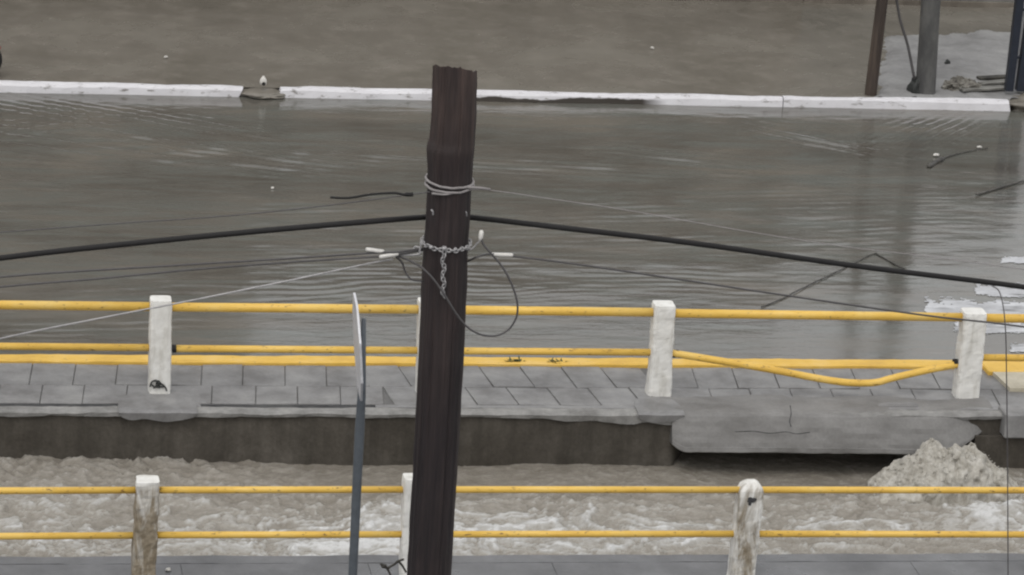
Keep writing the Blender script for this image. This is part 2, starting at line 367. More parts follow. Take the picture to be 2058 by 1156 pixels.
# flooded road: bed and water
bm = bmesh.new(); box(bm, X0, X1, Y_KERB1-0.1, Y_WK0+0.3, -2.0, -0.16)
tag(obj('road', bm, 'farground'), kind='structure')
xs = axis(X0, -1.5, 13.5, X1, 0.035, 0.5); ys = np.arange(Y_KERB1-0.03, Y_WK0+0.08, 0.03)
X, Y = np.meshgrid(xs, ys)
Z = (0.3+0.7*np.clip((Y-32.2)/0.8, 0, 1))*(0.006*fbm(X*0.9, Y*2.2, 3, 4) + 0.0022*fbm(X*2.4, Y*8, 11, 3))
def train(x, y, ang, lam, amp, rx, ry, seed, warp=0.45):
    # a train of small waves, crests turned by ang from the kerb line, inside a soft patch
    c, s = math.cos(ang), math.sin(ang); u = (X-x)*c+(Y-y)*s; v = -(X-x)*s+(Y-y)*c
    ph = v*2*math.pi/lam + 5*warp*fbm(X*0.8, Y*0.8, seed, 3)*2
    crest = np.sin(ph); crest = np.sign(crest)*np.abs(crest)**0.8
    br = np.clip(0.5+1.6*fbm(u*0.8, v*2.5, seed+40, 3), 0, 1.3)
    return (2.4 if y > 36 else 1.7)*amp*crest*br*np.exp(-(u/rx)**2-(v/ry)**2)
for px_, py_, an_, lam_, am_, rx_, ry_, sd_ in [(300, 258, -30, 0.17, 0.0036, 1.6, 0.85, 21), (470, 283, -34, 0.14, 0.0034, 0.9, 0.55, 31), (130, 250, 26, 0.19, 0.0036, 0.8, 0.6, 22),
        (190, 300, -26, 0.30, 0.0042, 2.0, 0.55, 23), (430, 310, -16, 0.17, 0.0024, 1.8, 0.7, 24), (90, 350, -10, 0.2, 0.0022, 2.0, 1.0, 33), (1880, 262, 50, 0.125, 0.0036, 0.75, 0.42, 25), (1800, 285, 44, 0.14, 0.0030, 0.6, 0.4, 34),
        (1640, 285, -38, 0.22, 0.0030, 1.0, 0.4, 26), (1330, 320, -16, 0.2, 0.0024, 1.2, 0.5, 27), (1000, 330, -8, 0.18, 0.0018, 2.0, 0.8, 35), (1500, 430, 6, 0.16, 0.0013, 2.2, 1.0, 36), (400, 470, 3, 0.15, 0.0014, 2.6, 1.0, 37)]:
    p = gz(px_, py_, ZW); Z = Z + train(p.x, p.y, R(an_), lam_, am_, rx_, ry_, sd_)
for px_, py_, an_, lam_, am_, rx_, ry_, sd_ in [(560, 578, 4, 0.17, 0.0013, 2.6, 0.6, 28), (1150, 555, -3, 0.15, 0.0012, 2.2, 0.6, 29), (250, 655, 6, 0.19, 0.0014, 1.6, 0.4, 30), (900, 590, 8, 0.12, 0.0009, 1.5, 0.5, 38)]:
    p = gz(px_, py_, ZW); Z = Z + train(p.x, p.y, R(an_), lam_, am_, rx_, ry_, sd_, 0.9)
wat = fastgrid('flood_water', X, Y, Z+ZW, 'roadwater'); tag(wat, kind='structure')

# far side: brown wet ground behind the white kerb
xs = axis(X0, -2, 15, X1, 0.12, 0.8); ys = np.arange(Y_WK0+0.118, 47.4, 0.1); X, Y = np.meshgrid(xs, ys)
tag(fastgrid('far_pavement', X, Y, ZFAR-0.012+0.02*fbm(X*0.7, Y*0.7, 5, 4), 'farground'), kind='structure')

# white kerb, with one washed-out gap and an end at the right
def kerb_piece(bm, xa, xb, zt=0.078, slope_a=0.0, slope_b=0.0, seed=0):
    n = max(2, int((xb-xa)/0.09)); prof = [(0.0, -0.16), (0.0, -0.02), (0.004, zt-0.03), (0.02, zt), (0.10, zt), (0.115, zt-0.02), (0.115, -0.16)]
    rows = []
    for i in range(n+1):
        x = xa+(xb-xa)*i/n; row = []
        for k, (dy, z) in enumerate(prof):
            wob = 0.016*mnoise.noise(Vector((x*1.3, k*0.4, seed))) + 0.006*mnoise.noise(Vector((x*6, k, seed)))
            sx = (slope_a*(1-(z+0.16)/0.27) if i == 0 else 0) - (slope_b*(1-(z+0.16)/0.27)*-1 if i == n else 0)
            row.append(bm.verts.new((x+sx, Y_WK0+dy+wob*0.6, z + (wob if 1 < k < 6 else 0))))
        rows.append(row)
    for a, b in zip(rows, rows[1:]):
        for k in range(len(prof)-1): bm.faces.new((a[k], b[k], b[k+1], a[k+1]))
    bm.faces.new(rows[0]); bm.faces.new(rows[-1][::-1])
bm = bmesh.new()
xg0, xg1 = gy(492, 170, Y_WK0).x, gy(566, 178, Y_WK0).x; xj, xe = gy(1575, 196, Y_WK0).x, gy(2028, 205, Y_WK0).x
kerb_piece(bm, X0, xg0, slope_a=0, slope_b=-0.12, seed=1); kerb_piece(bm, xg1, xj-0.006, 0.078, slope_a=-0.05, seed=2)
kerb_piece(bm, xj+0.006, xe, 0.092, slope_b=0.05, seed=3)
bmesh.ops.recalc_face_normals(bm, faces=bm.faces[:])
tag(obj('white_kerb', bm, 'kerbwhite'), kind='structure')
bm = bmesh.new()                                  # mud washed through the gap, and the rough end of the kerb
lumpy(bm, ((xg0+xg1)/2, Y_WK0+0.12, 0.0), (xg1-xg0)*0.66, 0.24, 0.048, 0.25, 3, 5, 3)
lumpy(bm, (xe+0.5, Y_WK0+0.25, 0.0), 0.5, 0.4, 0.12, 0.35, 5, 4, 8)
tag(obj('mud', bm, 'farground', smooth=True), kind='structure')

# far pavement of square slabs between canal and road
bm = bmesh.new(); box(bm, X0, X1, Y_FEDGE+0.13, Y_KERB0+0.02, -0.16, -0.012); box(bm, X0, X1, Y_FEDGE+0.85, Y_KERB0+0.02, -1.9, -0.161)
tag(obj('pavement_bed', bm, 'joint'), kind='structure')
bm = bmesh.new(); rows = [(30.240, 30.70), (30.708, 31.262)]
rnd = random.Random(5)
for k, (ya, yb) in enumerate(rows):
    x = X0 + (0.0 if k else 0.03)
    while x < X1:
        wd = 0.385 + rnd.uniform(-0.012, 0.012); g = 0.0045 if 4.2 < x < 6.8 else 0.0035
        dz = rnd.uniform(-0.003, 0.003); tx = rnd.uniform(-0.004, 0.004); ty = rnd.uniform(-0.003, 0.003)
        b2 = bmesh.new(); box(b2, x+g, x+wd-g, ya, yb, -0.06, 0.0, 0.004)
        cx, cy = x+wd/2, (ya+yb)/2; sk = 0.10 if 4.2 < x < 6.8 else -0.10
        for v in b2.verts:
            v.co.z += dz + (v.co.x-cx)*tx/0.2 + (v.co.y-cy)*ty/0.2 + (0.002 if k else 0)
            v.co.x -= sk*(v.co.y-30.7)
        me = bpy.data.meshes.new('t'); b2.to_mesh(me); b2.free(); bm.from_mesh(me); bpy.data.meshes.remove(me)
        x += wd
tag(obj('far_slab_pavement', bm, 'pave'), kind='structure')
# coping along the canal edge
def strip_profile(bm, xa, xb, prof, step=0.08, amp=0.008, seed=0, zf=None):
    n = max(2, int((xb-xa)/step)); rws = []
    for i in range(n+1):
        x = xa+(xb-xa)*i/n; row = []
        for k, (y, z) in enumerate(prof):
            a = amp*(mnoise.noise(Vector((x*2.2, k*0.7, seed)))+0.6*mnoise.noise(Vector((x*9, k, seed+3))))
            zz = z + (a if z > -0.1 else 0); yy = y+a*0.8
            if zf: yy, zz = zf(x, yy, zz, k)
            row.append(bm.verts.new((x, yy, zz)))
        rws.append(row)
    for a, b in zip(rws, rws[1:]):
        for k in range(len(prof)-1): bm.faces.new((a[k], b[k], b[k+1], a[k+1]))
    bm.faces.new(rws[0]); bm.faces.new(rws[-1][::-1])
    bmesh.ops.recalc_face_normals(bm, faces=bm.faces[:])
bm = bmesh.new()
strip_profile(bm, X0, X1, [(30.045, -0.055), (30.035, -0.022), (30.05, -0.006), (30.155, -0.004), (30.165, -0.015), (30.165, -0.2)], 0.07, 0.012, 2, lambda x, y, z, k: (y, z-(0.09*max(0, min(1, (x-5.6)/1.4))*(1 if x < 7.6 else 0)*(0.7+0.8*mnoise.noise(Vector((x*4, 0, 0)))) if k == 0 else 0)))
tag(obj('canal_coping', bm, 'coping', smooth=False), kind='structure')

bm = bmesh.new()
for pa, pb in ((-900, 240), (402, 752)): box(bm, gz(pa, 808, 0).x, gz(pb, 808, 0).x, 30.166, 30.239, -0.2, -0.010)
tag(obj('gap_dark', bm, 'gap'), kind='structure')  # darkness of the open gap, put in as a dark strip
bm = bmesh.new()
for pa, pb in ((240, 402), (752, 4200)): box(bm, gz(pa, 808, 0).x, gz(pb, 808, 0).x, 30.166, 30.239, -0.2, -0.004)
tag(obj('gap_mortar', bm, 'pave'), kind='structure')

# yellow kerb along the road
bm = bmesh.new()
strip_profile(bm, X0, X1, [(Y_KERB0+0.003, -0.1), (Y_KERB0+0.006, 0.018), (Y_KERB0+0.02, 0.03), (Y_KERB1-0.02, 0.03), (Y_KERB1, 0.015), (Y_KERB1, -0.15)], 0.08, 0.007, 4)
tag(obj('yellow_kerb', bm, 'kerbyellow'), kind='structure')

# canal wall: rough concrete face, hollowed out under the cast concrete apron
xa_ap, xb_ap = gz(1352, 830, 0).x, gz(1994, 830, 0).x
xs = axis(X0, 0.5, 11.5, X1, 0.04, 0.4); zs = np.concatenate([np.linspace(-1.6, -0.75, 4), np.arange(-0.7, -0.03, 0.03), [-0.025]])
X, Z = np.meshgrid(xs, zs)
Yw = Y_FEDGE + 0.045 + 0.02*fbm(X*0.9, Z*1.4, 31, 5) + 0.015*fbm(X*5, Z*5, 32, 3)
holl = np.clip((X-xa_ap-0.05)/0.25, 0, 1)*np.clip((xb_ap+0.1-X)/0.3, 0, 1)*np.clip((-0.28-Z)/0.06, 0, 1)
Yw = Yw + 0.55*holl
chip = np.exp(-((X-gz(1175, 830).x)/0.12)**2-((Z+0.06)/0.07)**2)+0.8*np.exp(-((X-gz(1160, 850).x)/0.06)**2-((Z+0.16)/0.05)**2)
Yw = Yw - 0.02*chip*(1+2*fbm(X*8, Z*8, 44, 2))
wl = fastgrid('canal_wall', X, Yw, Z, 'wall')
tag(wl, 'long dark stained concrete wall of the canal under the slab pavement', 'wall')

# cast concrete apron sagging over the canal edge
bm = bmesh.new()
apw = xb_ap-xa_ap
def apron_shape(x, y, z, k):
    u = (x-xa_ap)/apw; e = max(0.0, min(1.0, min((x-xa_ap)/0.30+0.5, (xb_ap+0.05-x)/0.48)))
    e = (1-(1-e)**2.2) if x < (xa_ap+xb_ap)/2 else e**0.7; n = mnoise.noise(Vector((x*1.7, 3.1, 0)))*0.03 + mnoise.noise(Vector((x*5, 1.1, 0)))*0.012
    if k >= 3: y = 30.20 + (y-30.20)*e - n*0.5; z = (z + 0.03*(0.5-u)*min(1, 3*u) + n*0.5) * (0.25+0.75*e)
    if k <= 1: y += 0.12*mnoise.noise(Vector((x*1.3, 7, 0)))
    return y, z
strip_profile(bm, xa_ap, xb_ap+0.05, [(30.50, -0.02), (30.48, 0.006), (30.36, 0.008), (30.24, 0.006), (30.14, 0.003), (30.08, -0.002), (30.045, -0.012), (30.02, -0.032), (30.00, -0.07), (29.98, -0.115), (29.96, -0.16), (29.94, -0.205), (29.92, -0.25), (29.905, -0.285), (29.895, -0.288), (29.885, -0.325), (29.892, -0.335), (29.93, -0.338), (30.05, -0.345), (30.35, -0.3), (30.4, -0.1)], 0.03, 0.011, 9, apron_shape)
ap = obj('concrete_apron', bm, 'apron', smooth=False)
for pts in ([(1478, 868), (1515, 867), (1548, 871), (1580, 868), (1600, 872), (1628, 869)], [(1588, 815), (1590, 832), (1587, 846), (1590, 858)]):
    bm = bmesh.new(); P = []
    for a, b in pts:
        q = gz(a, b, 0); P.append(gy(a, b, 30.0-0.13*max(0, (b-815)/90)-0.006))
    tube(bm, spline(P, 4), [0.003+0.004*abs(mnoise.noise(p*40)) for p in spline(P, 4)], 6); obj('crack', bm, 'gap', ap)
tag(ap, 'smooth grey slab of poured concrete bulging over the dark canal edge', 'concrete slab')

# near pavement at the foot of the picture
bm = bmesh.new(); box(bm, X0, X1, -12, Y_NEDGE-0.14, -2.1, -0.012)
tag(obj('near_pavement_bed', bm, 'pave_near'), kind='structure')
bm = bmesh.new(); rnd = random.Random(9)
strip_profile(bm, X0, X1, [(Y_NEDGE, -1.6), (Y_NEDGE, -0.012), (Y_NEDGE-0.012, 0.0), (Y_NEDGE-0.165, 0.0), (Y_NEDGE-0.17, -0.1)], 0.1, 0.006, 12)
tag(obj('near_kerb', bm, 'pave_near'), kind='structure')
bm = bmesh.new()
for j in range(13):
    yb = Y_NEDGE-0.176-j*0.5; ya = yb-0.494; x = X0-rnd.random()*0.3
    while x < X1:
        wd = 1.5; dz = rnd.uniform(-0.003, 0.003)
        b2 = bmesh.new(); box(b2, x+0.0012, x+wd-0.0012, ya, yb+0.004, -0.06, 0.0+dz*0.4, 0.002)
        me = bpy.data.meshes.new('t'); b2.to_mesh(me); b2.free(); bm.from_mesh(me); bpy.data.meshes.remove(me)
        x += wd
tag(obj('near_slab_pavement', bm, 'pave_near'), kind='structure')

# canal water, rough and foaming
xs = axis(X0, 0.3, 11.0, X1, 0.022, 0.3); ys = np.concatenate([np.arange(Y_NEDGE+0.02, 30.75, 0.022)])
X, Y = np.meshgrid(xs, ys)
calm = np.clip((Y-29.15)/0.5, 0, 1)*np.clip((X-2.6)/1.5, 0.0, 1)          # smoother along the far wall
amp = 1-0.72*calm
wx = fbm(X*1.1, Y*1.1, 51, 4); wy = fbm(X*1.1, Y*1.1, 52, 4)
u = X + 0.7*wx; v = Y + 0.5*wy
sw = fbm(u*0.9, v*1.6, 54, 4)                                   # broad swells
r1 = 1-np.abs(fbm(u*1.4, v*2.8, 53, 5, 0.58))*2.6                # breaking crests
r2 = 1-np.abs(fbm(u*4.2+2*wx, v*6.0, 59, 4, 0.6))*2.6            # lacy threads of foam
ch = fbm(X*9, Y*11, 55, 4, 0.62)
Z = amp*(0.055*sw + 0.05*np.clip(r1-0.45, 0, 1) + 0.022*r2 + 0.022*ch) + 0.03*fbm(X*1.0, Y*0.6, 57, 3)
Z = Z + 0.05*np.exp(-((X-1.4)/1.3)**2-((Y-29.9)/0.7)**2) - 0.06*np.clip((Y-29.2)/0.6, 0, 1)*np.clip((X-xa_ap)/0.6, 0, 1)*np.clip((xb_ap-X)/0.6, 0, 1)
band = np.clip(1.25-np.abs(Y-28.45)/0.75, 0, 1)*(0.75+0.9*fbm(X*0.45, Y*0.8, 58, 3))
thread = np.clip((r2-0.45)/0.5, 0, 1); crest = np.clip((r1-0.5)/0.45, 0, 1)
foam = (0.14 + 0.45*crest*(0.4+0.6*thread) + 0.38*thread)*(0.35+0.9*np.clip(band, 0, 1)) + 0.30*np.clip(band, 0, 1)*np.clip(0.5+1.6*sw, 0, 1.2) - 0.12*calm + 0.15*ch
foam = foam + 0.45*np.exp(-((X-9.85)/0.75)**2-((Y-29.2)/0.6)**2)*(0.6+0.8*thread)
foam = np.clip(foam, -0.1, 1.1)
cw = fastgrid('canal_water', X, Y, Z+ZCAN, 'canal', foam); tag(cw, kind='structure')

# ------------------------------------------------------------------ splash of foam by the culvert
yf = 29.45
L0, R0 = gy(1765, 985, yf).x, gy(2042, 985, yf).x; base = gy(1900, 985, yf).z; ph = ppm((10, yf, -0.3))
prof = [(1755, 976), (1790, 958), (1830, 930), (1870, 908), (1905, 900), (1928, 898), (1945, 901), (1968, 909), (1985, 930), (2000, 944), (2012, 946), (2030, 962), (2046, 978)]
hx = [gy(a, b, yf).x for a, b in prof]; hz = [max(0.02, gy(a, b, yf).z-ZCAN) for a, b in prof]
xs = np.arange(hx[0]-0.15, hx[-1]+0.12, 0.0085); ts = np.linspace(-1, 1, 80)
X, T = np.meshgrid(xs, ts); H = np.interp(xs, hx, hz, left=0.0, right=0.0)[None, :]
env = np.sqrt(np.clip(1-T**2, 0, 1)); wdt = 0.42
Y = yf + T*wdt*(0.55+0.45*H/0.45)
n = fbm(X*5, Y*5, 61, 6, 0.62); n2 = fbm(X*22+3*n, Y*22, 62, 4, 0.6)
Zf = ZCAN - 0.06 + (H*1.0+0.04*np.sign(H))*env**0.8*(1+0.20*n) + 0.055*n*env + 0.022*n2*env
Yf = Y + 0.10*fbm(X*7, Zf*8, 63, 5, 0.55)
Xf = X + 0.03*fbm(Y*12, Zf*12, 65, 4)
fo = fastgrid('foam_splash', Xf, Yf, Zf, 'foam'); tag(fo, kind='stuff')
bm = bmesh.new(); bm.from_mesh(fo.data); rn = np.random.default_rng(4)          # flung drops and clots of foam over and round the heap
for k in range(700):
    jj = int(rn.integers(4, Zf.shape[0]-30)); ii = int(rn.integers(2, Zf.shape[1]-2)); r_ = 0.003+0.006*rn.random()**3
    if H[0, ii] <= 0.02: continue
    c_ = (Xf[jj, ii]+rn.normal(0, 0.015), Yf[jj, ii]-0.01, Zf[jj, ii]+abs(rn.normal(0, 0.012))); g_ = bmesh.ops.create_icosphere(bm, subdivisions=1, radius=r_)['verts']
    bmesh.ops.translate(bm, verts=g_, vec=c_)
bm.to_mesh(fo.data); bm.free(); fo.data.polygons.foreach_set('use_smooth', [True]*len(fo.data.polygons))
fo['label'] = 'heap of churned muddy foam thrown up beside the dark culvert'; fo['category'] = 'foam'

# ------------------------------------------------------------------ railings
def post_mesh(p0, p1, wpx, round_top=False, flare=0.0, chips=0.004, seed=0, dep=0.95):
    # p0 foot, p1 top centre; a square concrete post with worn arrises
    wd = wpx/ppm(p1); h = (p1-p0).length; bm = bmesh.new(); nz, ns = 34, 6
    ax = (p1-p0)/h; rings = []
    zz = [(-0.25/h)] + list(np.linspace(0, 1, nz))
    if round_top: zz += [1+0.25*wd/h*k for k in (0.4, 0.8)]
    for t in zz:
        w2 = wd/2*(1+flare*max(0, 0.45-t)/0.45); d2 = wd/2*dep
        if round_top:
            k = max(0.0, (t*h-(h-0.06))/(0.25*wd*0.8+0.06)); s_ = math.sqrt(max(0.0, 1-(k*0.93)**2)); w2 *= s_; d2 *= s_
        elif t > 0.985: w2 *= 0.955; d2 *= 0.955
        ring = []; c = p0+ax*(t*h)
        for q in range(4):
            for i in range(ns):
                f = -1+2*i/ns; x, y = [(f, -1), (1, f), (-f, 1), (-1, -f)][q]
                cr = 0.90 if i == 0 else 1.0
                P = Vector((c.x+x*w2*cr, c.y+y*d2*cr, c.z))
                nn = mnoise.noise(P*9+Vector((seed, 0, 0)))*chips + mnoise.noise(P*28+Vector((0, seed, 0)))*chips*0.6
                P.x += x*nn; P.y += y*nn; ring.append(bm.verts.new(P))
        rings.append(ring)
    m_ = ns*4
    for a, b in zip(rings, rings[1:]):
        for k in range(m_): bm.faces.new((a[k], a[(k+1) % m_], b[(k+1) % m_], b[k]))
    bm.faces.new(rings[-1])
    bmesh.ops.recalc_face_normals(bm, faces=bm.faces[:])
    return bm
def rail_obj(parent, pts, r, label=None):
    bm = bmesh.new(); tube(bm, pts, r, 14); o = obj('rail', bm, 'yellow', parent, smooth=True)
    if label: o['label'] = label
    return o

FR = empty('railing', (5.6, Y_FPOST, 0), 'yellow pipe railing on white posts along the far canal edge, one rail bent', 'railing')
FR.location = (0, 0, 0)
YR = Y_FPOST
fposts = [((323, 593), (320, 786), 44, dict(seed=1)), ((862, 597), (858, 790), 44, dict(seed=2)), ((1334, 603), (1323, 790), 44, dict(seed=3, flare=0.10, chips=0.006)), ((1957, 618), (1940, 796), 48, dict(seed=4, chips=0.007))]
plabs = ['white post with a black scrawl at its foot', None, 'white post with a chipped and swollen foot', 'leaning white post with worn dirty paint']
for (t, b, wp, kw), lb in zip(fposts, plabs):
    p0 = gz(b[0], b[1], 0); p0.y = YR; p1 = gy(t[0], t[1]+7, YR)
    p0 = gy(b[0], b[1], YR); p0.z = min(p0.z, 0.0)
    o = obj('post', post_mesh(p0, p1, wp, **kw), 'post', FR)
    if lb: o['label'] = lb
    if wp == 44 and kw['seed'] == 1:
        bm = bmesh.new(); yy = YR-0.105
        for pts in ([(301, 778), (305, 768), (314, 765), (318, 774), (308, 780)], [(312, 779), (317, 766), (322, 770), (319, 780)], [(320, 770), (328, 774), (333, 780), (335, 786)], [(302, 771), (310, 777), (322, 778), (331, 777)]):
            tube(bm, spline([gy(a, c, yy) for a, c in pts], 5), 0.0075, 6)
        obj('scrawl', bm, 'scrawl', o)
for dx in (-2.35, -4.7):
    q0 = gy(320, 786, YR); q0.x += dx; q0.z = 0; q1 = q0 + Vector((0, 0, 0.85)); obj('post', post_mesh(q0, q1, 44, seed=int(9-dx)), 'post', FR)
for dx in (2.6, 5.1):
    q0 = gy(1940, 796, YR); q0.x += dx; q0.z = 0; q1 = q0 + Vector((0, 0, 0.85)); obj('post', post_mesh(q0, q1, 44, seed=int(9+dx)), 'post', FR)
def bays(parent, y, pieces, r, lab=None):
    for px in pieces: rail_obj(parent, [gy(a, b, y) for a, b in px], r, lab)
bays(FR, YR, [[(-1100, 600), (-560, 607)], [(-560, 607), (320, 616.5)], [(326, 617), (858, 622)], [(862, 622.5), (1332, 628)], [(1336, 629.5), (1955, 638)], [(1957, 639), (2550, 646)], [(2550, 646), (3100, 653)]], 0.041)
bays(FR, YR, [[(-1100, 686), (-560, 691)], [(-560, 691), (318, 699)], [(328, 700.5), (858, 704.5)], [(862, 705), (1328, 708.5)], [(1948, 718.5), (2550, 723)], [(2550, 723), (3100, 728)]], 0.033)
bend = [(1345, 709), (1420, 721), (1540, 741), (1640, 760), (1688, 767.5), (1712, 769.5), (1745, 770), (1768, 767.5), (1790, 761), (1850, 747), (1900, 737), (1932, 731)]
pts = [gy(a, b, YR-0.10*math.sin(math.pi*max(0, min(1, (a-1345)/590)))) for a, b in bend]
rail_obj(FR, spline(pts, 4), 0.034, 'yellow rail bent down in the middle by a knock')
# the dark of the gaps at the rail ends, put in as black rings
for a, b in ((349, 701), (1358, 711), (1922, 729)):
    c = gy(a, b, YR); bm = bmesh.new(); tube(bm, [c-Vector((0.03, 0, 0)), c+Vector((0.022, 0, 0))], 0.037, 12); obj('rail_gap', bm, 'black', FR)
# lump of mortar round the foot of the left post and smaller ones at the others
def footing(pxa, pxb, yb, front, seed):
    bm = bmesh.new(); xa, xb = gz(pxa, 808, 0).x, gz(pxb, 808, 0).x
    def sh(x, y, z, k):
        e = max(0.0, min(1.0, min(x-xa, xb-x)/0.13))**0.5; n = mnoise.noise(Vector((x*5, k, seed)))
        if k >= 3: y = front+0.05+(y-front-0.05)*(0.35+0.65*e)+0.05*n
        if k == 0: z = -0.035-0.05*e-0.03*n
        return y, z
    strip_profile(bm, xa, xb, [(front+0.012, -0.08), (front, -0.01), (front+0.03, 0.010), (yb-0.03, 0.010), (yb, -0.012)], 0.03, 0.006, seed, sh)
    obj('footing', bm, 'pave', FR, smooth=False)
footing(236, 392, 30.52, 30.012, 3); footing(1270, 1362, 30.5, 30.006, 5)

NR = empty('railing', (0, 0, 0), 'thin two-pipe yellow railing on muddy chipped posts along the near pavement', 'railing')
YN = Y_NPOST
nposts = [((297, 955), (288, 1156), 48, 'post_mud', dict(seed=11, chips=0.010), 'white topped post coated with brown mud'),
          ((833, 950), (826, 1156), 46, 'post', dict(seed=12, chips=0.006), 'clean white post half hidden by the wooden pole'),
          ((1509, 963), (1489, 1156), 50, 'post_half', dict(seed=13, chips=0.007, round_top=True), 'round topped post with flaking paint and dark chips')]
for t, b, wp, mt, kw, lb in nposts:
    p1 = gy(t[0], t[1]+(8 if not kw.get('round_top') else 12), YN); pb = gy(b[0], b[1], YN); ax = (pb-p1)/(p1.z-pb.z); p0 = p1+ax*p1.z
    o = obj('post', post_mesh(Vector((0, 0, 0)), p1-p0, wp, **kw) if False else post_mesh(p0, p1, wp, **kw), mt, NR); o['label'] = lb
    if kw.get('round_top'):
        bm = bmesh.new(); cpt = gy(1511, 1008, YN-0.098)
        for k, (dx, dz, s_) in enumerate([(-0.012, 0.01, 0.022), (0.012, 0.012, 0.018), (-0.014, -0.02, 0.013), (0.028, 0.016, 0.01)]):
            lumpy(bm, (cpt.x+dx, cpt.y, cpt.z+dz), s_, 0.008, s_*1.1, 0.4, 4, 3, k, False)
        obj('chip', bm, 'gap', o)
for dx in (-2.2, -4.4):
    q0 = gy(288, 1156, YN); q0 = Vector((q0.x+dx, YN, 0)); obj('post', post_mesh(q0, q0+Vector((0, 0, 0.88)), 48, seed=int(30-dx)), 'post_mud', NR)
for dx in (2.65, 5.2):
    q0 = gy(1489, 1156, YN); q0 = Vector((q0.x+dx, YN, 0)); obj('post', post_mesh(q0, q0+Vector((0, 0, 0.88)), 48, seed=int(30+dx)), 'post_half', NR)
bays(NR, YN, [[(-900, 989), (-300, 988)], [(-300, 988), (292, 985)], [(298, 985), (829, 984)], [(835, 984), (1505, 984.5)], [(1511, 984.5), (2330, 986)], [(2330, 986), (3000, 988)]], 0.0275)
bays(NR, YN, [[(-900, 1082), (-300, 1080)], [(-300, 1080), (290, 1076)], [(296, 1075.5), (829, 1074)], [(835, 1074), (1498, 1073)], [(1505, 1073), (2330, 1075)], [(2330, 1075), (3000, 1078)]], 0.0275)

# ------------------------------------------------------------------ the wooden utility pole in front
YP = 22.3
edges = [(130, 870, 959), (180, 869, 958), (230, 867, 957), (280, 863, 954), (297, 857.5, 953), (315, 858, 951), (345, 860, 949), (380, 859, 947), (430, 857, 945), (500, 851, 940), (560, 848, 939), (640, 845, 935), (720, 841, 932), (800, 837, 927), (880, 833, 923), (960, 829, 918), (1040, 824, 913), (1100, 821, 909), (1156, 818, 906)]
PL = [(gy((l+r)/2, y, YP), abs(gy(r, y, YP).x-gy(l, y, YP).x)/2) for y, l, r in edges]
zs_ = [p.z for p, r in PL][::-1]; cx_ = [p.x for p, r in PL][::-1]; rr_ = [r for p, r in PL][::-1]
sl_ = (cx_[6]-cx_[0])/(zs_[6]-zs_[0])
zs_ = [-0.6]+zs_; cx_ = [cx_[0]+sl_*(zs_[0]-zs_[1])]+cx_; rr_ = [rr_[0]*1.06]+rr_
def pole_at(z): return float(np.interp(z, zs_, cx_)), float(np.interp(z, zs_, rr_))
ztop = zs_[-1]+0.018
bm = bmesh.new(); seg = 72; rings = []
zl = np.concatenate([np.arange(-0.6, 1.8, 0.12), np.arange(1.8, ztop-0.14, 0.02), [ztop]])
for z in zl:
    x, r = pole_at(z); ring = []
    for k in range(seg):
        a = 2*math.pi*k/seg; c, s = math.cos(a), math.sin(a)
        g = 0.004*mnoise.noise(Vector((c*5, s*5, z*0.35))) + 0.004*mnoise.noise(Vector((c*14, s*14, z*0.6))) + 0.004*mnoise.noise(Vector((c*3, s*3, z*6)))
        cr = -0.006*max(0.0, mnoise.noise(Vector((c*6+7, s*6, z*0.3)))-0.2)*4 + 0.003*mnoise.noise(Vector((c*24, s*24, z*0.5)))
        tilt = (-0.16*c*r - 0.33*(s+1)*r + 0.02*mnoise.noise(Vector((c*6, s*6, 3))))*(1 if z >= ztop-1e-6 else 0)
        ring.append(bm.verts.new((x+c*(r+g+cr), YP+s*(r+g+cr), min(z, ztop)+tilt)))
    rings.append(ring)
for a, b in zip(rings, rings[1:]):
    for k in range(seg): bm.faces.new((a[k], a[(k+1) % seg], b[(k+1) % seg], b[k]))
bm.faces.new(rings[-1])
UP = obj('utility_pole', bm, 'polewood', smooth=False)
tag(UP, 'dark weathered wooden pole cut off at the top in the middle foreground', 'utility pole')
for a, b in ((869, 426), (936, 428)):               # two bright staples above the black cable
    z = gy(a, b, YP-0.14).z; x, r = pole_at(z); c = gy(a, b, YP-math.sqrt(max(0.0, r*r-(gy(a, b, YP).x-x)**2))-0.012)
    bm = bmesh.new(); tube(bm, spline([c+Vector((-0.010, 0, 0.016)), c+Vector((0.002, -0.006, 0.004)), c+Vector((0.006, 0, -0.020))], 4), 0.006, 8)
    tag(obj('staple', bm, 'lightwire', UP))

def on_pole(px, py, gap=0.012):                       # a point on the near face of the pole
    q = gy(px, py, YP); x, r = pole_at(q.z); dx = q.x-x; d = math.sqrt(max(0.0, (r+gap)**2-dx*dx))
    return gy(px, py, YP-d)
def hoop(z0, tilt, r_add, rad, wob=0.0, seed=0, lift=0.0):
    pts = []
    for k in range(41):
        a = 2*math.pi*k/40; z = z0+tilt*math.cos(a)+lift*math.sin(a)+wob*mnoise.noise(Vector((a*2.5, seed, 0)))
        x, r = pole_at(z); pts.append(Vector((x+math.cos(a)*(r+r_add), YP+math.sin(a)*(r+r_add), z)))
    return pts
def cable(name, paths, rad, mat, label, extra=None, cat='cable'):
    first = None
    bm = bmesh.new()
    for pts in paths: tube(bm, pts, rad, 8)
    o = obj(name, bm, mat, smooth=True); tag(o, label, cat); return o
YC = YP-0.02
left = spline([gy(-900, 640, YC+1.2), gy(-400, 573, YC+0.6), gy(0, 519, YC+0.2), gy(280, 488, YC), gy(550, 462, YC-0.05), gy(760, 444, YC-0.1)] + [gy(a, b, YP+0.165) for a, b in ((850, 437), (900, 435), (955, 438))] + [gy(1130, 458, YC-0.1), gy(1400, 490, YC), gy(1730, 536, YC+0.1), gy(2058, 577, YC+0.3), gy(2500, 640, YC+0.8), gy(3000, 715, YC+1.4)], 8)
cable('power_cable', [left], 0.0195, 'black', 'thickest black cable sagging away on both sides of the wooden pole')
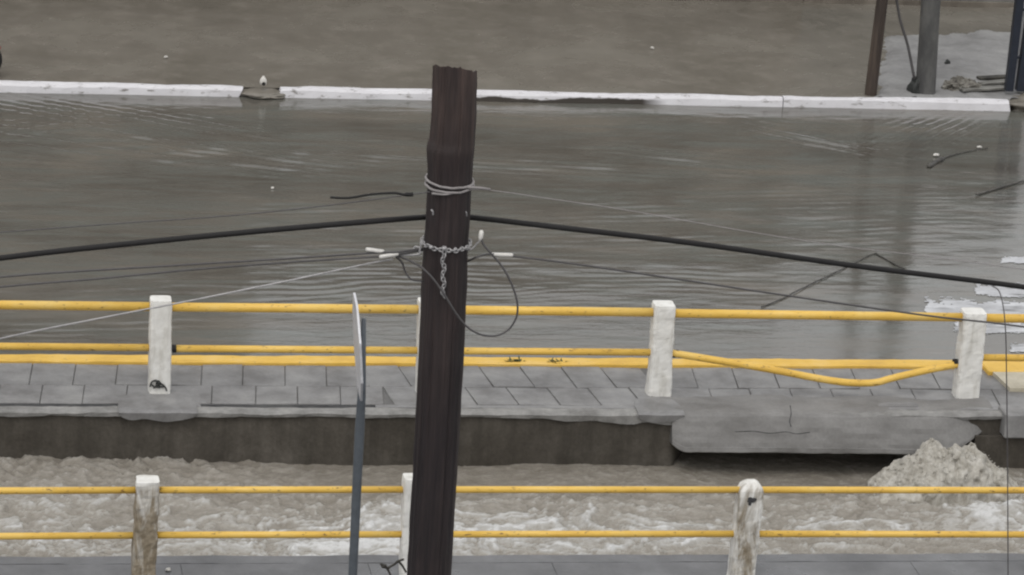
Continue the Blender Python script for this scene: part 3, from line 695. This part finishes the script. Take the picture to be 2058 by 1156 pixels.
# rope band with a thin pale wire running off to the right
zb = gy(903, 375, YP-0.14).z
tops = [hoop(zb+0.005, -0.005, 0.010, 0, 0.006, 3, 0.012), hoop(zb-0.025, 0.004, 0.012, 0, 0.006, 7, 0.012)]
tail = [on_pole(868, 389, 0.014), on_pole(900, 391, 0.014), on_pole(940, 383, 0.02), gy(968, 381, YP-0.08), gy(1020, 387, YP-0.05), gy(1100, 399, YP), gy(1250, 421, YP), gy(1500, 465, YP+0.1), gy(1700, 496, YP+0.2), gy(1900, 520, YP+0.3), gy(2300, 575, YP+0.6)]
bm = bmesh.new()
for h in tops: tube(bm, h, 0.0085, 8, False)
tube(bm, [on_pole(935, 376, 0.02), gy(965, 378, YP-0.1), gy(985, 381, YP-0.08)], 0.009, 8)
th = spline(tail, 6); tube(bm, th, [max(0.0032, 0.0085-0.0001*i*i) for i in range(len(th))], 6)
tag(obj('guy_wire', bm, 'rope', smooth=True), 'pale wire looped twice round the pole top and running off right', 'wire')
bm = bmesh.new(); tube(bm, spline([on_pole(864, 386, 0.014), gy(840, 389, YP-0.05), gy(700, 408, YP), gy(560, 424, YP), gy(420, 437, YP), gy(200, 452, YP+.1), gy(-300, 490, YP+0.3)], 6), 0.0042, 6)
tag(obj('guy_wire', bm, 'greywire', smooth=True), 'faint hair-thin wire leaving the rope band to the left', 'wire')
bm = bmesh.new(); cp = spline([gy(664, 397, YP-0.1), gy(700, 398, YP-0.1), gy(745, 391, YP-0.1), gy(790, 388, YP-0.1), gy(812, 391, YP-0.1), gy(830, 391, YP-0.1)], 6)
tube(bm, cp, [0.008 if i < len(cp)-6 else 0.014 for i in range(len(cp))], 8)
tag(obj('cable_end', bm, 'black', smooth=True), 'short loose black cable end with thick tip left of pole top', 'cable')
# thin service wires on insulator sleeves
def sleeve(parent, a, b, y, r=0.013):
    bm = bmesh.new(); A, B = gy(*a, y), gy(*b, y); tube(bm, [A, A.lerp(B, 0.08), A.lerp(B, 0.92), B], [r*0.7, r, r, r*0.7], 10); obj('sleeve', bm, 'porcelain', parent, smooth=True)
o = cable('service_wire', [spline([gy(-700, 640, YC+0.9), gy(-300, 595, YC+0.4), gy(0, 557, YC+0.1), gy(330, 535, YC), gy(560, 521, YC), gy(742, 509, YC-0.05), gy(800, 506, YC-0.1), on_pole(852, 499, 0.014)], 6)], 0.0068, 'greywire', 'upper of two thin dark wires arriving from left at chain band', cat='wire'); sleeve(o, (735, 501), (772, 506), YC-0.06)
o = cable('service_wire', [spline([gy(-700, 660, YC+0.9), gy(-300, 612, YC+0.4), gy(0, 577, YC+0.1), gy(200, 560, YC), gy(400, 541, YC), gy(600, 526, YC), gy(770, 515, YC-0.08), on_pole(850, 503, 0.014)], 6)], 0.0068, 'greywire', 'lower of two thin dark wires arriving from left below its twin', cat='wire'); sleeve(o, (762, 517), (801, 510), YC-0.09)
cable('service_wire', [spline([gy(-700, 850, YC+0.9), gy(-300, 755, YC+0.4), gy(0, 681, YC+0.1), gy(200, 640, YC), gy(400, 601, YC), gy(600, 560, YC), gy(740, 530, YC-0.05), gy(790, 521, YC-0.08)], 6)], 0.0058, 'lightwire', 'bright silvery wire dropping steeply to the left past railing', cat='wire')
o = cable('service_wire', [spline([on_pole(941, 525, 0.01), gy(960, 516, YC-0.1), gy(985, 511, YC-0.05), gy(1030, 515, YC), gy(1200, 537, YC), gy(1560, 591, YC), gy(1860, 634, YC+0.1), gy(2058, 657, YC+0.2), gy(2500, 720, YC+0.6)], 6)], 0.0068, 'greywire', 'thin dark wire leaving pole to right across white post', cat='wire'); sleeve(o, (986, 511.5), (1031, 513), YC-0.03)
# chain band round the pole with a hanging tail
def chain(bm, pts, r=0.0058, ln=0.034, wd=0.012):
    P = [Vector(p) for p in pts]; d = 0.0; acc = [0.0]
    for a, b in zip(P, P[1:]): acc.append(acc[-1]+(b-a).length)
    tot = acc[-1]; s = 0.0; k = 0
    while s+ln*0.72 < tot:
        def at(q):
            for i in range(len(P)-1):
                if acc[i+1] >= q: return P[i].lerp(P[i+1], (q-acc[i])/max(1e-9, acc[i+1]-acc[i]))
            return P[-1]
        c = at(s+ln/2); t = (at(min(tot, s+ln))-at(s)).normalized(); up = Vector((0.3, 1, 0.2)) if abs(t.y) < 0.8 else Vector((0, 0, 1))
        nv = t.cross(up).normalized(); bv = t.cross(nv)
        if k % 2: nv = (nv+bv).normalized()
        else: nv = (nv-bv).normalized()
        loop = [c+t*math.cos(2*math.pi*i/10)*ln*0.5+nv*math.sin(2*math.pi*i/10)*wd for i in range(11)]
        tube(bm, loop, r, 6, False); s += ln*0.72; k += 1
zc = gy(895, 500, YP-0.14).z
bm = bmesh.new(); chain(bm, hoop(zc, 0.0, 0.012, 0, 0.015, 5, 0.006))
tl = [on_pole(891+3*math.sin(i*1.7), y, 0.016) for i, y in enumerate(range(503, 606, 8))]
chain(bm, tl, 0.0052, 0.034, 0.013)
for a, b, s_ in ((866, 497, 0.016), (893, 499, 0.019), (915, 501, 0.014)):
    lumpy(bm, on_pole(a, b, 0.02), s_, s_, s_*0.8, 0.4, 4, 2, a, False)
tube(bm, spline([on_pole(851, 500, 0.016), gy(835, 496, YP-0.05), gy(828, 503, YP-0.05), gy(800, 507, YP-0.05)], 4), 0.007, 6)
tube(bm, spline([gy(846, 505, YP-0.1), gy(838, 512, YP-0.1), gy(800, 513, YP-0.08)], 4), 0.007, 6)
tube(bm, spline([gy(846, 486, YP-0.1), gy(845, 497, YP-0.1), gy(842, 508, YP-0.1)], 3), 0.007, 6)
tube(bm, spline([on_pole(939, 504, 0.015), gy(950, 499, YP-0.08), gy(958, 490, YP-0.08), gy(965, 484, YP-0.08)], 4), 0.006, 6)
tag(obj('chain', bm, 'lightwire', smooth=True), 'silvery chain tied round the pole with a short hanging tail', 'chain')
# looped slack cable with a white tip
lp = [gy(966, 474, YP-0.15), gy(972, 492, YP-0.16), gy(990, 513, YP-0.17), gy(1012, 540, YP-0.18), gy(1031, 578, YP-0.19), gy(1040, 612, YP-0.2), gy(1037, 640, YP-0.2), gy(1020, 664, YP-0.2), gy(995, 675, YP-0.21), gy(965, 672, YP-0.22), gy(938, 656, YP-0.23), gy(915, 628, YP-0.24), gy(893, 592, YP-0.24), gy(870, 560, YP-0.22), gy(850, 540, YP-0.19), gy(838, 532, YP-0.15), gy(815, 520, YP-0.1), gy(795, 515, YP-0.08)]
bm = bmesh.new(); tube(bm, spline(lp, 6), 0.0068, 8)
LC = obj('loop_cable', bm, 'greywire', smooth=True); tag(LC, 'slack grey cable hanging in a wide loop across the pole', 'cable')
bm = bmesh.new(); A, B = gy(968, 463, YP-0.15), gy(965, 484, YP-0.15); tube(bm, [A, A.lerp(B, 0.15), A.lerp(B, 0.7), B], [0.008, 0.016, 0.015, 0.009], 10); obj('insulator_tip', bm, 'porcelain', LC, smooth=True)
bm = bmesh.new(); tube(bm, spline([gy(796, 517, YP-0.06), gy(808, 528, YP-0.06), gy(815, 548, YP-0.06), gy(828, 562, YP-0.07), gy(850, 565, YP-0.06)], 6), 0.0062, 8)
tag(obj('loop_cable', bm, 'greywire', smooth=True), 'small curl of grey cable left of the pole under the sleeves', 'cable')
bm = bmesh.new(); dw = [gy(1993, 574, YP-0.3), gy(2010, 590, YP-0.5), gy(2020, 650, YP-0.6), gy(2023, 760, YP-0.6), gy(2025, 950, YP-0.6), gy(2026, 1156, YP-0.6), gy(2027, 1350, YP-0.6)]
tube(bm, spline(dw, 6), 0.0042, 8); tag(obj('drop_wire', bm, 'greywire', smooth=True), 'thin dark wire hanging straight down near the right edge', 'wire')
# twigs at the foot of the pole
bm = bmesh.new(); yt = YP+0.3
for pts in ([(765, 1133), (778, 1143), (786, 1160), (800, 1200)], [(765, 1133), (772, 1140), (781, 1141)], [(812, 1124), (800, 1128), (793, 1134), (783, 1140), (778, 1146)], [(800, 1128), (808, 1136), (816, 1150)]):
    tube(bm, spline([gy(a, b, yt+0.03*mnoise.noise(Vector((a, b, 0)))) for a, b in pts], 5), [0.008]*(5*(len(pts)-1)+1), 6)
lumpy(bm, gy(771, 1138, yt), 0.02, 0.015, 0.014, 0.5, 4, 2, 3, False)
for k in range(4): tube(bm, [gy(800+4*k, 1200, yt), gy(800+5*k, 1300+60*k, yt), gy(806+3*k, 1520, yt)], 0.009, 6)
tag(obj('dry_shrub', bm, 'twig', smooth=True), 'dark bare twigs curling beside the foot of wooden pole', 'plant')

# ------------------------------------------------------------------ traffic sign seen edge-on
YS = 24.4
SG = empty('road_sign', (0, 0, 0), 'road sign seen edge-on on a slate grey post left of pole', 'sign')
bm = bmesh.new(); c1 = gy(731, 641, YS+0.03); c2 = gy(709, 1156, YS+0.03); ax = (c1-c2); base = c2 - ax*((c2.z+0.3)/ax.z)
tops = [base, c2, gy(718, 960, YS+0.03), gy(723, 860, YS+0.03), gy(727, 790, YS+0.03), c1]
tube(bm, tops, [0.033, 0.033, 0.035, 0.036, 0.030, 0.017], 14); obj('post', bm, 'steelblue', SG, smooth=True)
bm = bmesh.new()                                       # octagonal plate, nearly edge-on to the camera
pc = gy(719, 697, YS-0.02); hgt = (gy(712, 601, YS).z-gy(722, 791, YS).z)/2
vd = Vector((pc.x, pc.y, 0)).normalized(); ang = R(5.0)
u = Vector((vd.x*math.cos(ang)-vd.y*math.sin(ang), vd.x*math.sin(ang)+vd.y*math.cos(ang), 0)); nn = Vector((-u.y, u.x, 0))
tiltx = (gy(714, 597, YS).x-gy(722, 793, YS).x)/(2*hgt)
f_, b_ = [], []
for k in range(8):
    a = math.pi/8+k*math.pi/4; rr = hgt/math.cos(math.pi/8)
    q = pc + u*rr*math.cos(a) + Vector((tiltx, 0, 1))*rr*math.sin(a)
    f_.append(bm.verts.new(q-nn*0.008)); b_.append(bm.verts.new(q+nn*0.008))
bm.faces.new(f_); bm.faces.new(b_[::-1])
for k in range(8): bm.faces.new((f_[k], f_[(k+1) % 8], b_[(k+1) % 8], b_[k]))
bmesh.ops.recalc_face_normals(bm, faces=bm.faces[:]); obj('plate', bm, 'plate', SG)

# ------------------------------------------------------------------ far side: poles, gate, cement heap, rubble
YF = 40.97
def far_pole(name, mat, b, t, wpx, y, h, label, cat, sq=False, taper=0.7):
    B = gy(b[0], b[1], y); T = gy(t[0], t[1], y); ax = (T-B)/(T.z-B.z); B0 = B+ax*(-0.4); E_ = B+ax*h
    r = wpx/ppm(B)/2; bm = bmesh.new(); n = 40; pts = [B0.lerp(E_, i/n) for i in range(n+1)]
    tube(bm, pts, [r*(1-(1-taper)*i/n)*(1+0.03*mnoise.noise(Vector((i*0.7, r*50, 0)))) for i in range(n+1)], 20)
    return tag(obj(name, bm, mat, smooth=True), label, cat), B, ax
fp, _, _ = far_pole('wooden_pole', 'polewood_far', (1751, 178), (1773, 0), 25, YF, 5.0, 'slim brown wooden pole leaning behind the white kerb', 'pole')
cpo, Bc, axc = far_pole('concrete_pole', 'poleconc', (1860, 178), (1871, 0), 41, YF+0.05, 7.5, 'thick grey concrete pole behind white kerb near the gate', 'pole')
bm = bmesh.new(); lumpy(bm, (Bc.x-0.12, YF+0.05, ZFAR+0.05), 0.10, 0.09, 0.15, 0.5, 4, 3, 2)
tag(obj('stone', bm, 'scrawl', smooth=True), 'dark stone leaning on the foot of the concrete pole', 'stone')
bm = bmesh.new(); g0 = gy(1838, 160, YF+0.02); g1 = gy(1824, 90, YF+0.1); g2 = gy(1806, 25, YF+0.15); g3 = gy(1797, -80, YF+0.2)
tube(bm, spline([g0, g1, g2, g3, gy(1792, -420, YF+0.2)], 6), 0.017, 8)
tag(obj('ground_cable', bm, 'greywire', smooth=True), 'grey cable running up from the foot of concrete pole', 'cable')

bm = bmesh.new()                                       # spilled cement, spread towards the wall
outl = [(1764, 200), (1772, 140), (1784, 74), (1840, 69), (1890, 72), (1935, 65), (1975, 58), (2008, 68), (2060, 69), (2110, 80), (2100, 200)]
q = [gz(a, b, ZFAR) for a, b in outl]; xs = np.linspace(min(v.x for v in q)-0.1, max(v.x for v in q)+0.1, 140); ys = np.linspace(Y_WK0+0.15, max(v.y for v in q)+0.2, 120)
X, Y = np.meshgrid(xs, ys)
def inside(X, Y, q):
    d = np.full(X.shape, 1e9); c = np.zeros(X.shape, bool); n = len(q)
    for i in range(n):
        a, b = q[i], q[(i+1) % n]; ex, ey = b.x-a.x, b.y-a.y
        t = np.clip(((X-a.x)*ex+(Y-a.y)*ey)/(ex*ex+ey*ey), 0, 1); d = np.minimum(d, np.hypot(X-a.x-t*ex, Y-a.y-t*ey))
        cond = ((a.y > Y) != (b.y > Y)) & (X < (b.x-a.x)*(Y-a.y)/((b.y-a.y) if abs(b.y-a.y) > 1e-9 else 1e-9)+a.x); c ^= cond
    return np.where(c, d, -d)
d = inside(X+0.16*fbm(X*3, Y*3, 72, 5, 0.65), Y+0.2*fbm(X*3, Y*3, 71, 5, 0.65), q)
Z = ZFAR-0.012 + np.clip(d*0.35, -0.06, 0.035) + np.clip(d, 0, 1)*0.02 + 0.02*fbm(X*4, Y*4, 73, 4)*np.clip(d*5, 0, 1)
ch = fastgrid('cement_heap', X, Y, Z, 'heap'); tag(ch, 'pale spread of cement on the ground behind the concrete pole', 'cement')
bm = bmesh.new(); c = gz(1928, 176, ZFAR)
for k, (dx, dy, dz, sx, sy, sz) in enumerate([(0, 0, 0.03, 0.19, 0.15, 0.11), (-0.13, 0.03, 0.02, 0.12, 0.1, 0.10), (0.12, -0.02, 0.0, 0.12, 0.1, 0.08), (-0.03, 0.08, 0.08, 0.1, 0.08, 0.09), (0.09, 0.06, 0.06, 0.07, 0.06, 0.07)]):
    lumpy(bm, (c.x+dx, YF+0.2+dy, ZFAR+dz), sx, sy, sz, 0.45, 5, 4, 20+k)
tag(obj('rubble_heap', bm, 'rubble'), 'low heap of brown rubble right of the concrete pole', 'rubble')
bm = bmesh.new(); c = gz(1903, 134, ZFAR); lumpy(bm, (c.x, c.y, ZFAR+0.05), 0.035, 0.03, 0.04, 0.4, 3, 3, 5)
tag(obj('stone', bm, 'scrawl'), 'small dark stone lying on the cement above rubble', 'stone')
for k, (a, b, lb) in enumerate([((1965, 166), (2024, 163), 'upper thin dark board lying between rubble and gate'), ((1968, 178), (2030, 172), 'middle pale board lying between rubble and gate'), ((1930, 190), (2018, 186), 'lowest wet board lying just behind the kerb end')]):
    A, B = gz(*a, ZFAR), gz(*b, ZFAR); bm = bmesh.new(); L = (B-A).length
    box(bm, -L/2, L/2, -0.05, 0.05, 0.0, 0.03, 0.004); o = obj('board', bm, ['twig', 'board', 'board'][k])
    o.location = (A+B)/2 + Vector((0, 0, 0.04+0.004*k)); o.rotation_euler = (R(3), 0, math.atan2(B.y-A.y, B.x-A.x)); tag(o, lb, 'board', 'boards by the gate')
# blue steel gate frame at the right edge
G = empty('steel_gate', (0, 0, 0), 'dark blue steel gate frame at the top right edge', 'gate'); YG = 41.0
def bar(a, b, w, parent, name):
    bm = bmesh.new(); A, B = gy(*a, YG), gy(*b, YG); d = B-A; L = d.length; box(bm, -w/2, w/2, -w/2, w/2, 0, L, 0.004); o = obj(name, bm, 'gatesteel', parent)
    o.location = A; o.rotation_euler = d.to_track_quat('Z', 'Y').to_euler(); return o
bar((2027, 182), (2050, -10), 16/ppm((11, YG, 1)), G, 'upright'); bar((2050, 182), (2077, -10), 18/ppm((11, YG, 1)), G, 'upright')
bar((2038, 116), (2052, 115), 0.03, G, 'rung'); bar((2049, 20), (2068, 19), 0.03, G, 'rung')
for o in list(G.children)[:2]: o.scale.z = 1.2
bar((2120, 182), (2147, -10), 16/ppm((11, YG, 1)), G, 'upright').scale.z = 1.2
bm = bmesh.new(); A = gy(2043, 180, YG+0.06); B = gy(2140, 182, YG+0.06); box(bm, A.x-0.06, B.x+0.1, YG+0.05, YG+0.07, ZFAR+0.06, ZFAR+1.15, 0.002); obj('panel', bm, 'plate', G)

# wall and houses behind (the foot of the wall shows at the top edge)
yw = gz(1550, 2, ZFAR).y
def azx(px, py, y): d = ray(px, py); return d[0]/d[1]*y
xw1 = azx(500, 670, yw); xw2 = azx(1560, 600, yw)
def walls(name, xa, xb, h, mat, label, cap=True):
    root = empty(name, (0, 0, 0), label, 'wall'); bm = bmesh.new(); box(bm, xa, xb-0.004, yw, yw+0.3, -0.5, h); obj('wall_face', bm, mat, root)
    bm = bmesh.new(); box(bm, xa, xb-0.004, yw-0.05, yw+0.35, h+0.002, h+0.12, 0.01); obj('coping', bm, 'coping', root)
    bm = bmesh.new(); box(bm, xa, xb-0.004, yw-0.03, yw-0.002, ZFAR-0.1, ZFAR+0.06, 0.006); obj('plinth', bm, 'plaster', root); return root
walls('house_wall', X0, xw1, 5.8, 'plaster', 'tall brown house wall behind the left part of wet ground')
walls('boundary_wall', xw1, xw2, 4.15, 'plaster', 'brown plastered wall behind the wet ground in the middle')
walls('boundary_wall', xw2, azx(1800, 480, yw), 3.6, 'plaster_grey', 'stepped down grey wall behind the leaning wooden pole')
walls('boundary_wall', azx(1800, 480, yw), azx(2034, 400, yw), 2.9, 'plaster_grey', 'lowest grey wall behind the concrete pole and the cement')

# ------------------------------------------------------------------ things in and by the water
bm = bmesh.new(); cj = Vector(((xg0+xg1)/2+0.02, Y_WK0+0.07, 0.13)); cj = gy(529, 163, Y_WK0+0.05)
rings = []
for z, r in ((-0.05, 0.024), (-0.045, 0.038), (-0.01, 0.042), (0.02, 0.038), (0.04, 0.024), (0.045, 0.015), (0.06, 0.015)):
    rings.append([bm.verts.new((cj.x+r*math.cos(2*math.pi*k/16), cj.y+r*0.8*math.sin(2*math.pi*k/16), cj.z+z)) for k in range(16)])
for a, b in zip(rings, rings[1:]):
    for k in range(16): bm.faces.new((a[k], a[(k+1) % 16], b[(k+1) % 16], b[k]))
bm.faces.new(rings[0][::-1]); bm.faces.new(rings[-1])
J = obj('plastic_jug', bm, 'litter', smooth=True); tag(J, 'small white container with a dark hole in the kerb gap', 'container')
bm = bmesh.new(); tube(bm, [Vector((cj.x+0.004, cj.y-0.042, cj.z-0.025)), Vector((cj.x+0.004, cj.y-0.02, cj.z-0.025))], 0.021, 12); obj('mouth', bm, 'black', J)
for a, b, z, s_, lb in ((333, 116, ZFAR, 0.022, 'white speck of litter on wet ground above left kerb'), (1310, 98, ZFAR, 0.024, 'white speck of litter on wet ground right of pole'), (548, 380, ZW, 0.016, 'tiny pale scrap floating left of the cable end'), (288, 1149, 0, 0.02, None), (338, 1148, 0, 0.022, 'white scrap on the near pavement beside muddy post')):
    if lb is None: continue
    c = gz(a, b, z); bm = bmesh.new(); lumpy(bm, (c.x, c.y, z+0.012), s_, s_*0.9, s_*0.7, 0.6, 5, 2, a); tag(obj('litter', bm, 'litter'), lb, 'litter', 'scraps of litter')
def streak(pts, r, label):  # thin dark tube laid flat on the flood water
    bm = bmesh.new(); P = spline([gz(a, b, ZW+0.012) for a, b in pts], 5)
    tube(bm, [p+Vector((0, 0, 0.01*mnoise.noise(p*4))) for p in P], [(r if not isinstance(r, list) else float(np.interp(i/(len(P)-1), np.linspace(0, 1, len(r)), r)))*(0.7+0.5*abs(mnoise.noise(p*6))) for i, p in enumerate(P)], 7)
    return tag(obj('dark_streak', bm, 'streak', smooth=True), label, 'dark_streak', 'dark streaks lying in the flood')
streak([(1530, 617), (1565, 603), (1620, 576), (1700, 537), (1745, 514), (1760, 509)], 0.009, 'long thin dark stick in the water below the black cable')
streak([(1760, 509), (1785, 523), (1805, 536), (1818, 541)], 0.011, 'short dark stick ending in the pale reflection above white post')
streak([(1866, 336), (1878, 327), (1892, 321), (1900, 316), (1925, 309), (1955, 303), (1985, 298)], [0.024, 0.036, 0.034, 0.014, 0.009, 0.008, 0.008], 'dark stick with white foam near the gate, farthest one')
streak([(1962, 392), (1985, 385), (2015, 376), (2062, 362)], 0.014, 'dark stick reaching the right edge above the white patches')
for a, b, s_, lb in ((1881, 315, 0.022, 'white foam lump on the farthest dark stick'), (1968, 299, 0.018, 'small white foam lump at right end of farthest stick')):
    c = gz(a, b, ZW); bm = bmesh.new(); lumpy(bm, (c.x, c.y, ZW+0.02), s_*1.5, s_, s_*0.8, 0.5, 5, 3, a); tag(obj('foam_lump', bm, 'litter', smooth=True), lb, 'foam', 'foam lumps on the stick')
# ragged white patches lying just clear of the water at the right
bm = bmesh.new()
for k, (xa, ya, xb, yb, hh) in enumerate([(1955, 582, 2300, 592, 26), (1858, 619, 2300, 629, 36), (1915, 656, 2300, 664, 22), (2028, 698, 2300, 703, 18), (2010, 522, 2300, 530, 12)]):
    n, mm = 300, 30; G = [[gz(xa+(xb-xa)*i/n, ya+(yb-ya)*i/n-hh*0.65+hh*1.3*q/mm, ZW+0.006) for q in range(mm+1)] for i in range(n+1)]
    vv = [[bm.verts.new(p) for p in row] for row in G]
    for i in range(n):
        for q in range(mm):
            p = G[i][q]; e = min(min(q+0.5, mm-q-0.5)/(mm*0.5), (i+0.5)*3.2*(xb-xa)/n/max(hh, 20)*0.5, 1.0)
            if e - 0.36 + 0.38*mnoise.noise(Vector((p.x*3.5, p.y*5, k))) + 0.35*mnoise.noise(Vector((p.x*9, p.y*22, k))) + 0.25*mnoise.noise(Vector((p.x*25, p.y*60, k))) > -0.08: bm.faces.new((vv[i][q], vv[i+1][q], vv[i+1][q+1], vv[i][q+1]))
bmesh.ops.delete(bm, geom=[v for v in bm.verts if not v.link_faces], context='VERTS')
bmesh.ops.recalc_face_normals(bm, faces=bm.faces[:])
tag(obj('white_patches', bm, 'whitepatch'), kind='structure')
# small canal bridge at the right: cream ramp with a yellow top edge, dark culvert under it
B_ = empty('canal_bridge', (0, 0, 0), 'grey concrete slab bridge with cream and yellow ramp at right edge', 'bridge')
bm = bmesh.new(); xl = gz(2003, 815, 0.01).x; box(bm, xl, X1, Y_NEDGE+0.3, 30.22, -0.22, 0.035, 0.01) if False else box(bm, xl, X1, 29.93, 30.20, -0.20, 0.035, 0.012); obj('deck', bm, 'pave', B_)
bm = bmesh.new(); q = [gz(1984, 740, 0.02), gz(2030, 783, 0.02), gz(2500, 792, 0.02), gz(2500, 742, 0.02)]
vs = [bm.verts.new((p.x, p.y, 0.035)) for p in q]; v2 = [bm.verts.new((p.x, p.y, -0.04)) for p in q]; bm.faces.new(vs)
for i in range(4): bm.faces.new((vs[i], vs[(i+1) % 4], v2[(i+1) % 4], v2[i]))
bmesh.ops.recalc_face_normals(bm, faces=bm.faces[:]); obj('ramp', bm, 'cream', B_)
bm = bmesh.new(); box(bm, gz(1975, 730, 0.05).x, X1, 31.10, 31.535, -0.1, 0.045, 0.01); obj('painted_edge', bm, 'kerbyellow', B_)
bm = bmesh.new(); box(bm, xl-0.25, X1, 29.99, 30.03, -1.5, -0.202); obj('culvert_face', bm, 'wall', B_)
# weeds and dirt along the yellow kerb
for a, b, n, lb in ((1036, 729, 12, 'larger green weed tuft growing on yellow kerb right of pole'), (1118, 731, 7, 'smaller brown weed tuft on yellow kerb right of its neighbour')):
    c = gz(a, b+3, 0.0); bm = bmesh.new(); rn = random.Random(a)
    for k in range(n*3):
        an = rn.uniform(0, 6.28); L = rn.uniform(0.03, 0.085); o0 = Vector((c.x+rn.uniform(-0.07, 0.07), c.y+rn.uniform(-0.02, 0.02), 0.02)); d = Vector((math.cos(an)*1.3, math.sin(an)*0.7, 0.7)).normalized(); s_ = d.cross(Vector((0, 0, 1))).normalized()*0.008
        A = bm.verts.new(o0); B1 = bm.verts.new(o0+d*L*0.5+s_); Cc = bm.verts.new(o0+d*L-Vector((0, 0, 0.01))); D = bm.verts.new(o0+d*L*0.5-s_); bm.faces.new((A, B1, Cc, D))
    tag(obj('weed', bm, 'weed'), lb, 'weed', 'weeds on the yellow kerb')

# ------------------------------------------------------------------ a red motorbike at the left edge, only its back wheel in view
YB = 40.95
wc = gy(4.5, 121, YB); rw = wc.z-ZFAR+0.01; bx = wc.x-rw
MB_ = empty('motorbike', (bx, YB, ZFAR-0.01), 'red motorbike at the left edge behind the kerb, back tyre just showing', 'motorbike')
def wheel(x):
    bm = bmesh.new(); n = 36; rt_ = 0.055; rings = []
    for i in range(n):
        a = 2*math.pi*i/n; c = Vector((x+(rw-rt_)*math.cos(a), 0, rw+(rw-rt_)*math.sin(a))); u = Vector((math.cos(a), 0, math.sin(a)))
        rings.append([bm.verts.new(c+u*rt_*math.cos(2*math.pi*k/10)+Vector((0, 1, 0))*rt_*math.sin(2*math.pi*k/10)) for k in range(10)])
    for i in range(n):
        for k in range(10): bm.faces.new((rings[i][k], rings[(i+1) % n][k], rings[(i+1) % n][(k+1) % 10], rings[i][(k+1) % 10]))
    bmesh.ops.recalc_face_normals(bm, faces=bm.faces[:]); t = obj('wheel', bm, 'black', MB_, smooth=True)
    bm = bmesh.new(); rr = rw-0.10; tube(bm, [Vector((x+rr*math.cos(2*math.pi*i/30), 0, rw+rr*math.sin(2*math.pi*i/30))) for i in range(31)], 0.016, 8, False)
    tube(bm, [Vector((x, -0.08, rw)), Vector((x, 0.08, rw))], 0.04, 12)
    for i in range(6): a = 2*math.pi*i/6; tube(bm, [Vector((x, 0, rw)), Vector((x+rr*math.cos(a), 0, rw+rr*math.sin(a)))], 0.01, 6)
    obj('rim', bm, 'rim', t, smooth=True)
wheel(0.0); wheel(-1.28)
def arcfender(x, a0, a1, mat):
    bm = bmesh.new(); rows = []
    for i in range(13):
        a = a0+(a1-a0)*i/12; r = rw+0.035; rows.append([bm.verts.new((x+(r-0.03*abs(q)**2)*math.cos(a), 0.085*q, rw+(r-0.03*abs(q)**2)*math.sin(a))) for q in (-1, -0.5, 0, 0.5, 1)])
    for p, q in zip(rows, rows[1:]):
        for k in range(4): bm.faces.new((p[k], q[k], q[k+1], p[k+1]))
    bmesh.ops.solidify(bm, geom=bm.faces[:], thickness=0.008); obj('fender', bm, mat, MB_, smooth=True)
arcfender(0, R(38), R(150), 'red'); arcfender(-1.28, R(30), R(140), 'red')
bm = bmesh.new()
for pts in ([(0, 0.09, rw), (-0.45, 0.07, rw+0.02)], [(0, -0.09, rw), (-0.45, -0.07, rw+0.02)], [(-0.45, 0, rw+0.05), (-0.42, 0, rw+0.4), (-0.95, 0, rw+0.5)], [(-0.45, 0, rw), (-0.8, 0, rw+0.02), (-0.95, 0, rw+0.5)], [(-1.28, 0.09, rw), (-0.97, 0.09, rw+0.62)], [(-1.28, -0.09, rw), (-0.97, -0.09, rw+0.62)]):
    tube(bm, pts, 0.022, 8)
obj('frame', bm, 'black', MB_)
bm = bmesh.new(); lumpy(bm, (-0.62, 0, rw+0.14), 0.2, 0.13, 0.17, 0.15, 3, 3, 2, False); obj('engine', bm, 'rim', MB_)
bm = bmesh.new(); lumpy(bm, (-0.72, 0, rw+0.5), 0.25, 0.13, 0.12, 0.05, 2, 3, 4, False); obj('tank', bm, 'red', MB_, smooth=True)
bm = bmesh.new(); box(bm, -0.55, 0.02, -0.12, 0.12, rw+0.42, rw+0.52, 0.035, 3); obj('seat', bm, 'black', MB_, smooth=True)
bm = bmesh.new(); tube(bm, spline([(-0.80, -0.36, rw+0.72), (-0.93, -0.2, rw+0.74), (-0.97, 0, rw+0.66), (-0.93, 0.2, rw+0.74), (-0.80, 0.36, rw+0.72)], 5), 0.014, 8); obj('handlebar', bm, 'black', MB_)
bm = bmesh.new(); lumpy(bm, (-1.09, 0, rw+0.55), 0.08, 0.09, 0.09, 0.02, 2, 3, 4, False); obj('headlight', bm, 'rim', MB_, smooth=True)
bm = bmesh.new(); box(bm, 0.03, 0.10, -0.06, 0.06, rw+0.40, rw+0.47, 0.015, 2); obj('tail_lamp', bm, 'taillight', MB_)
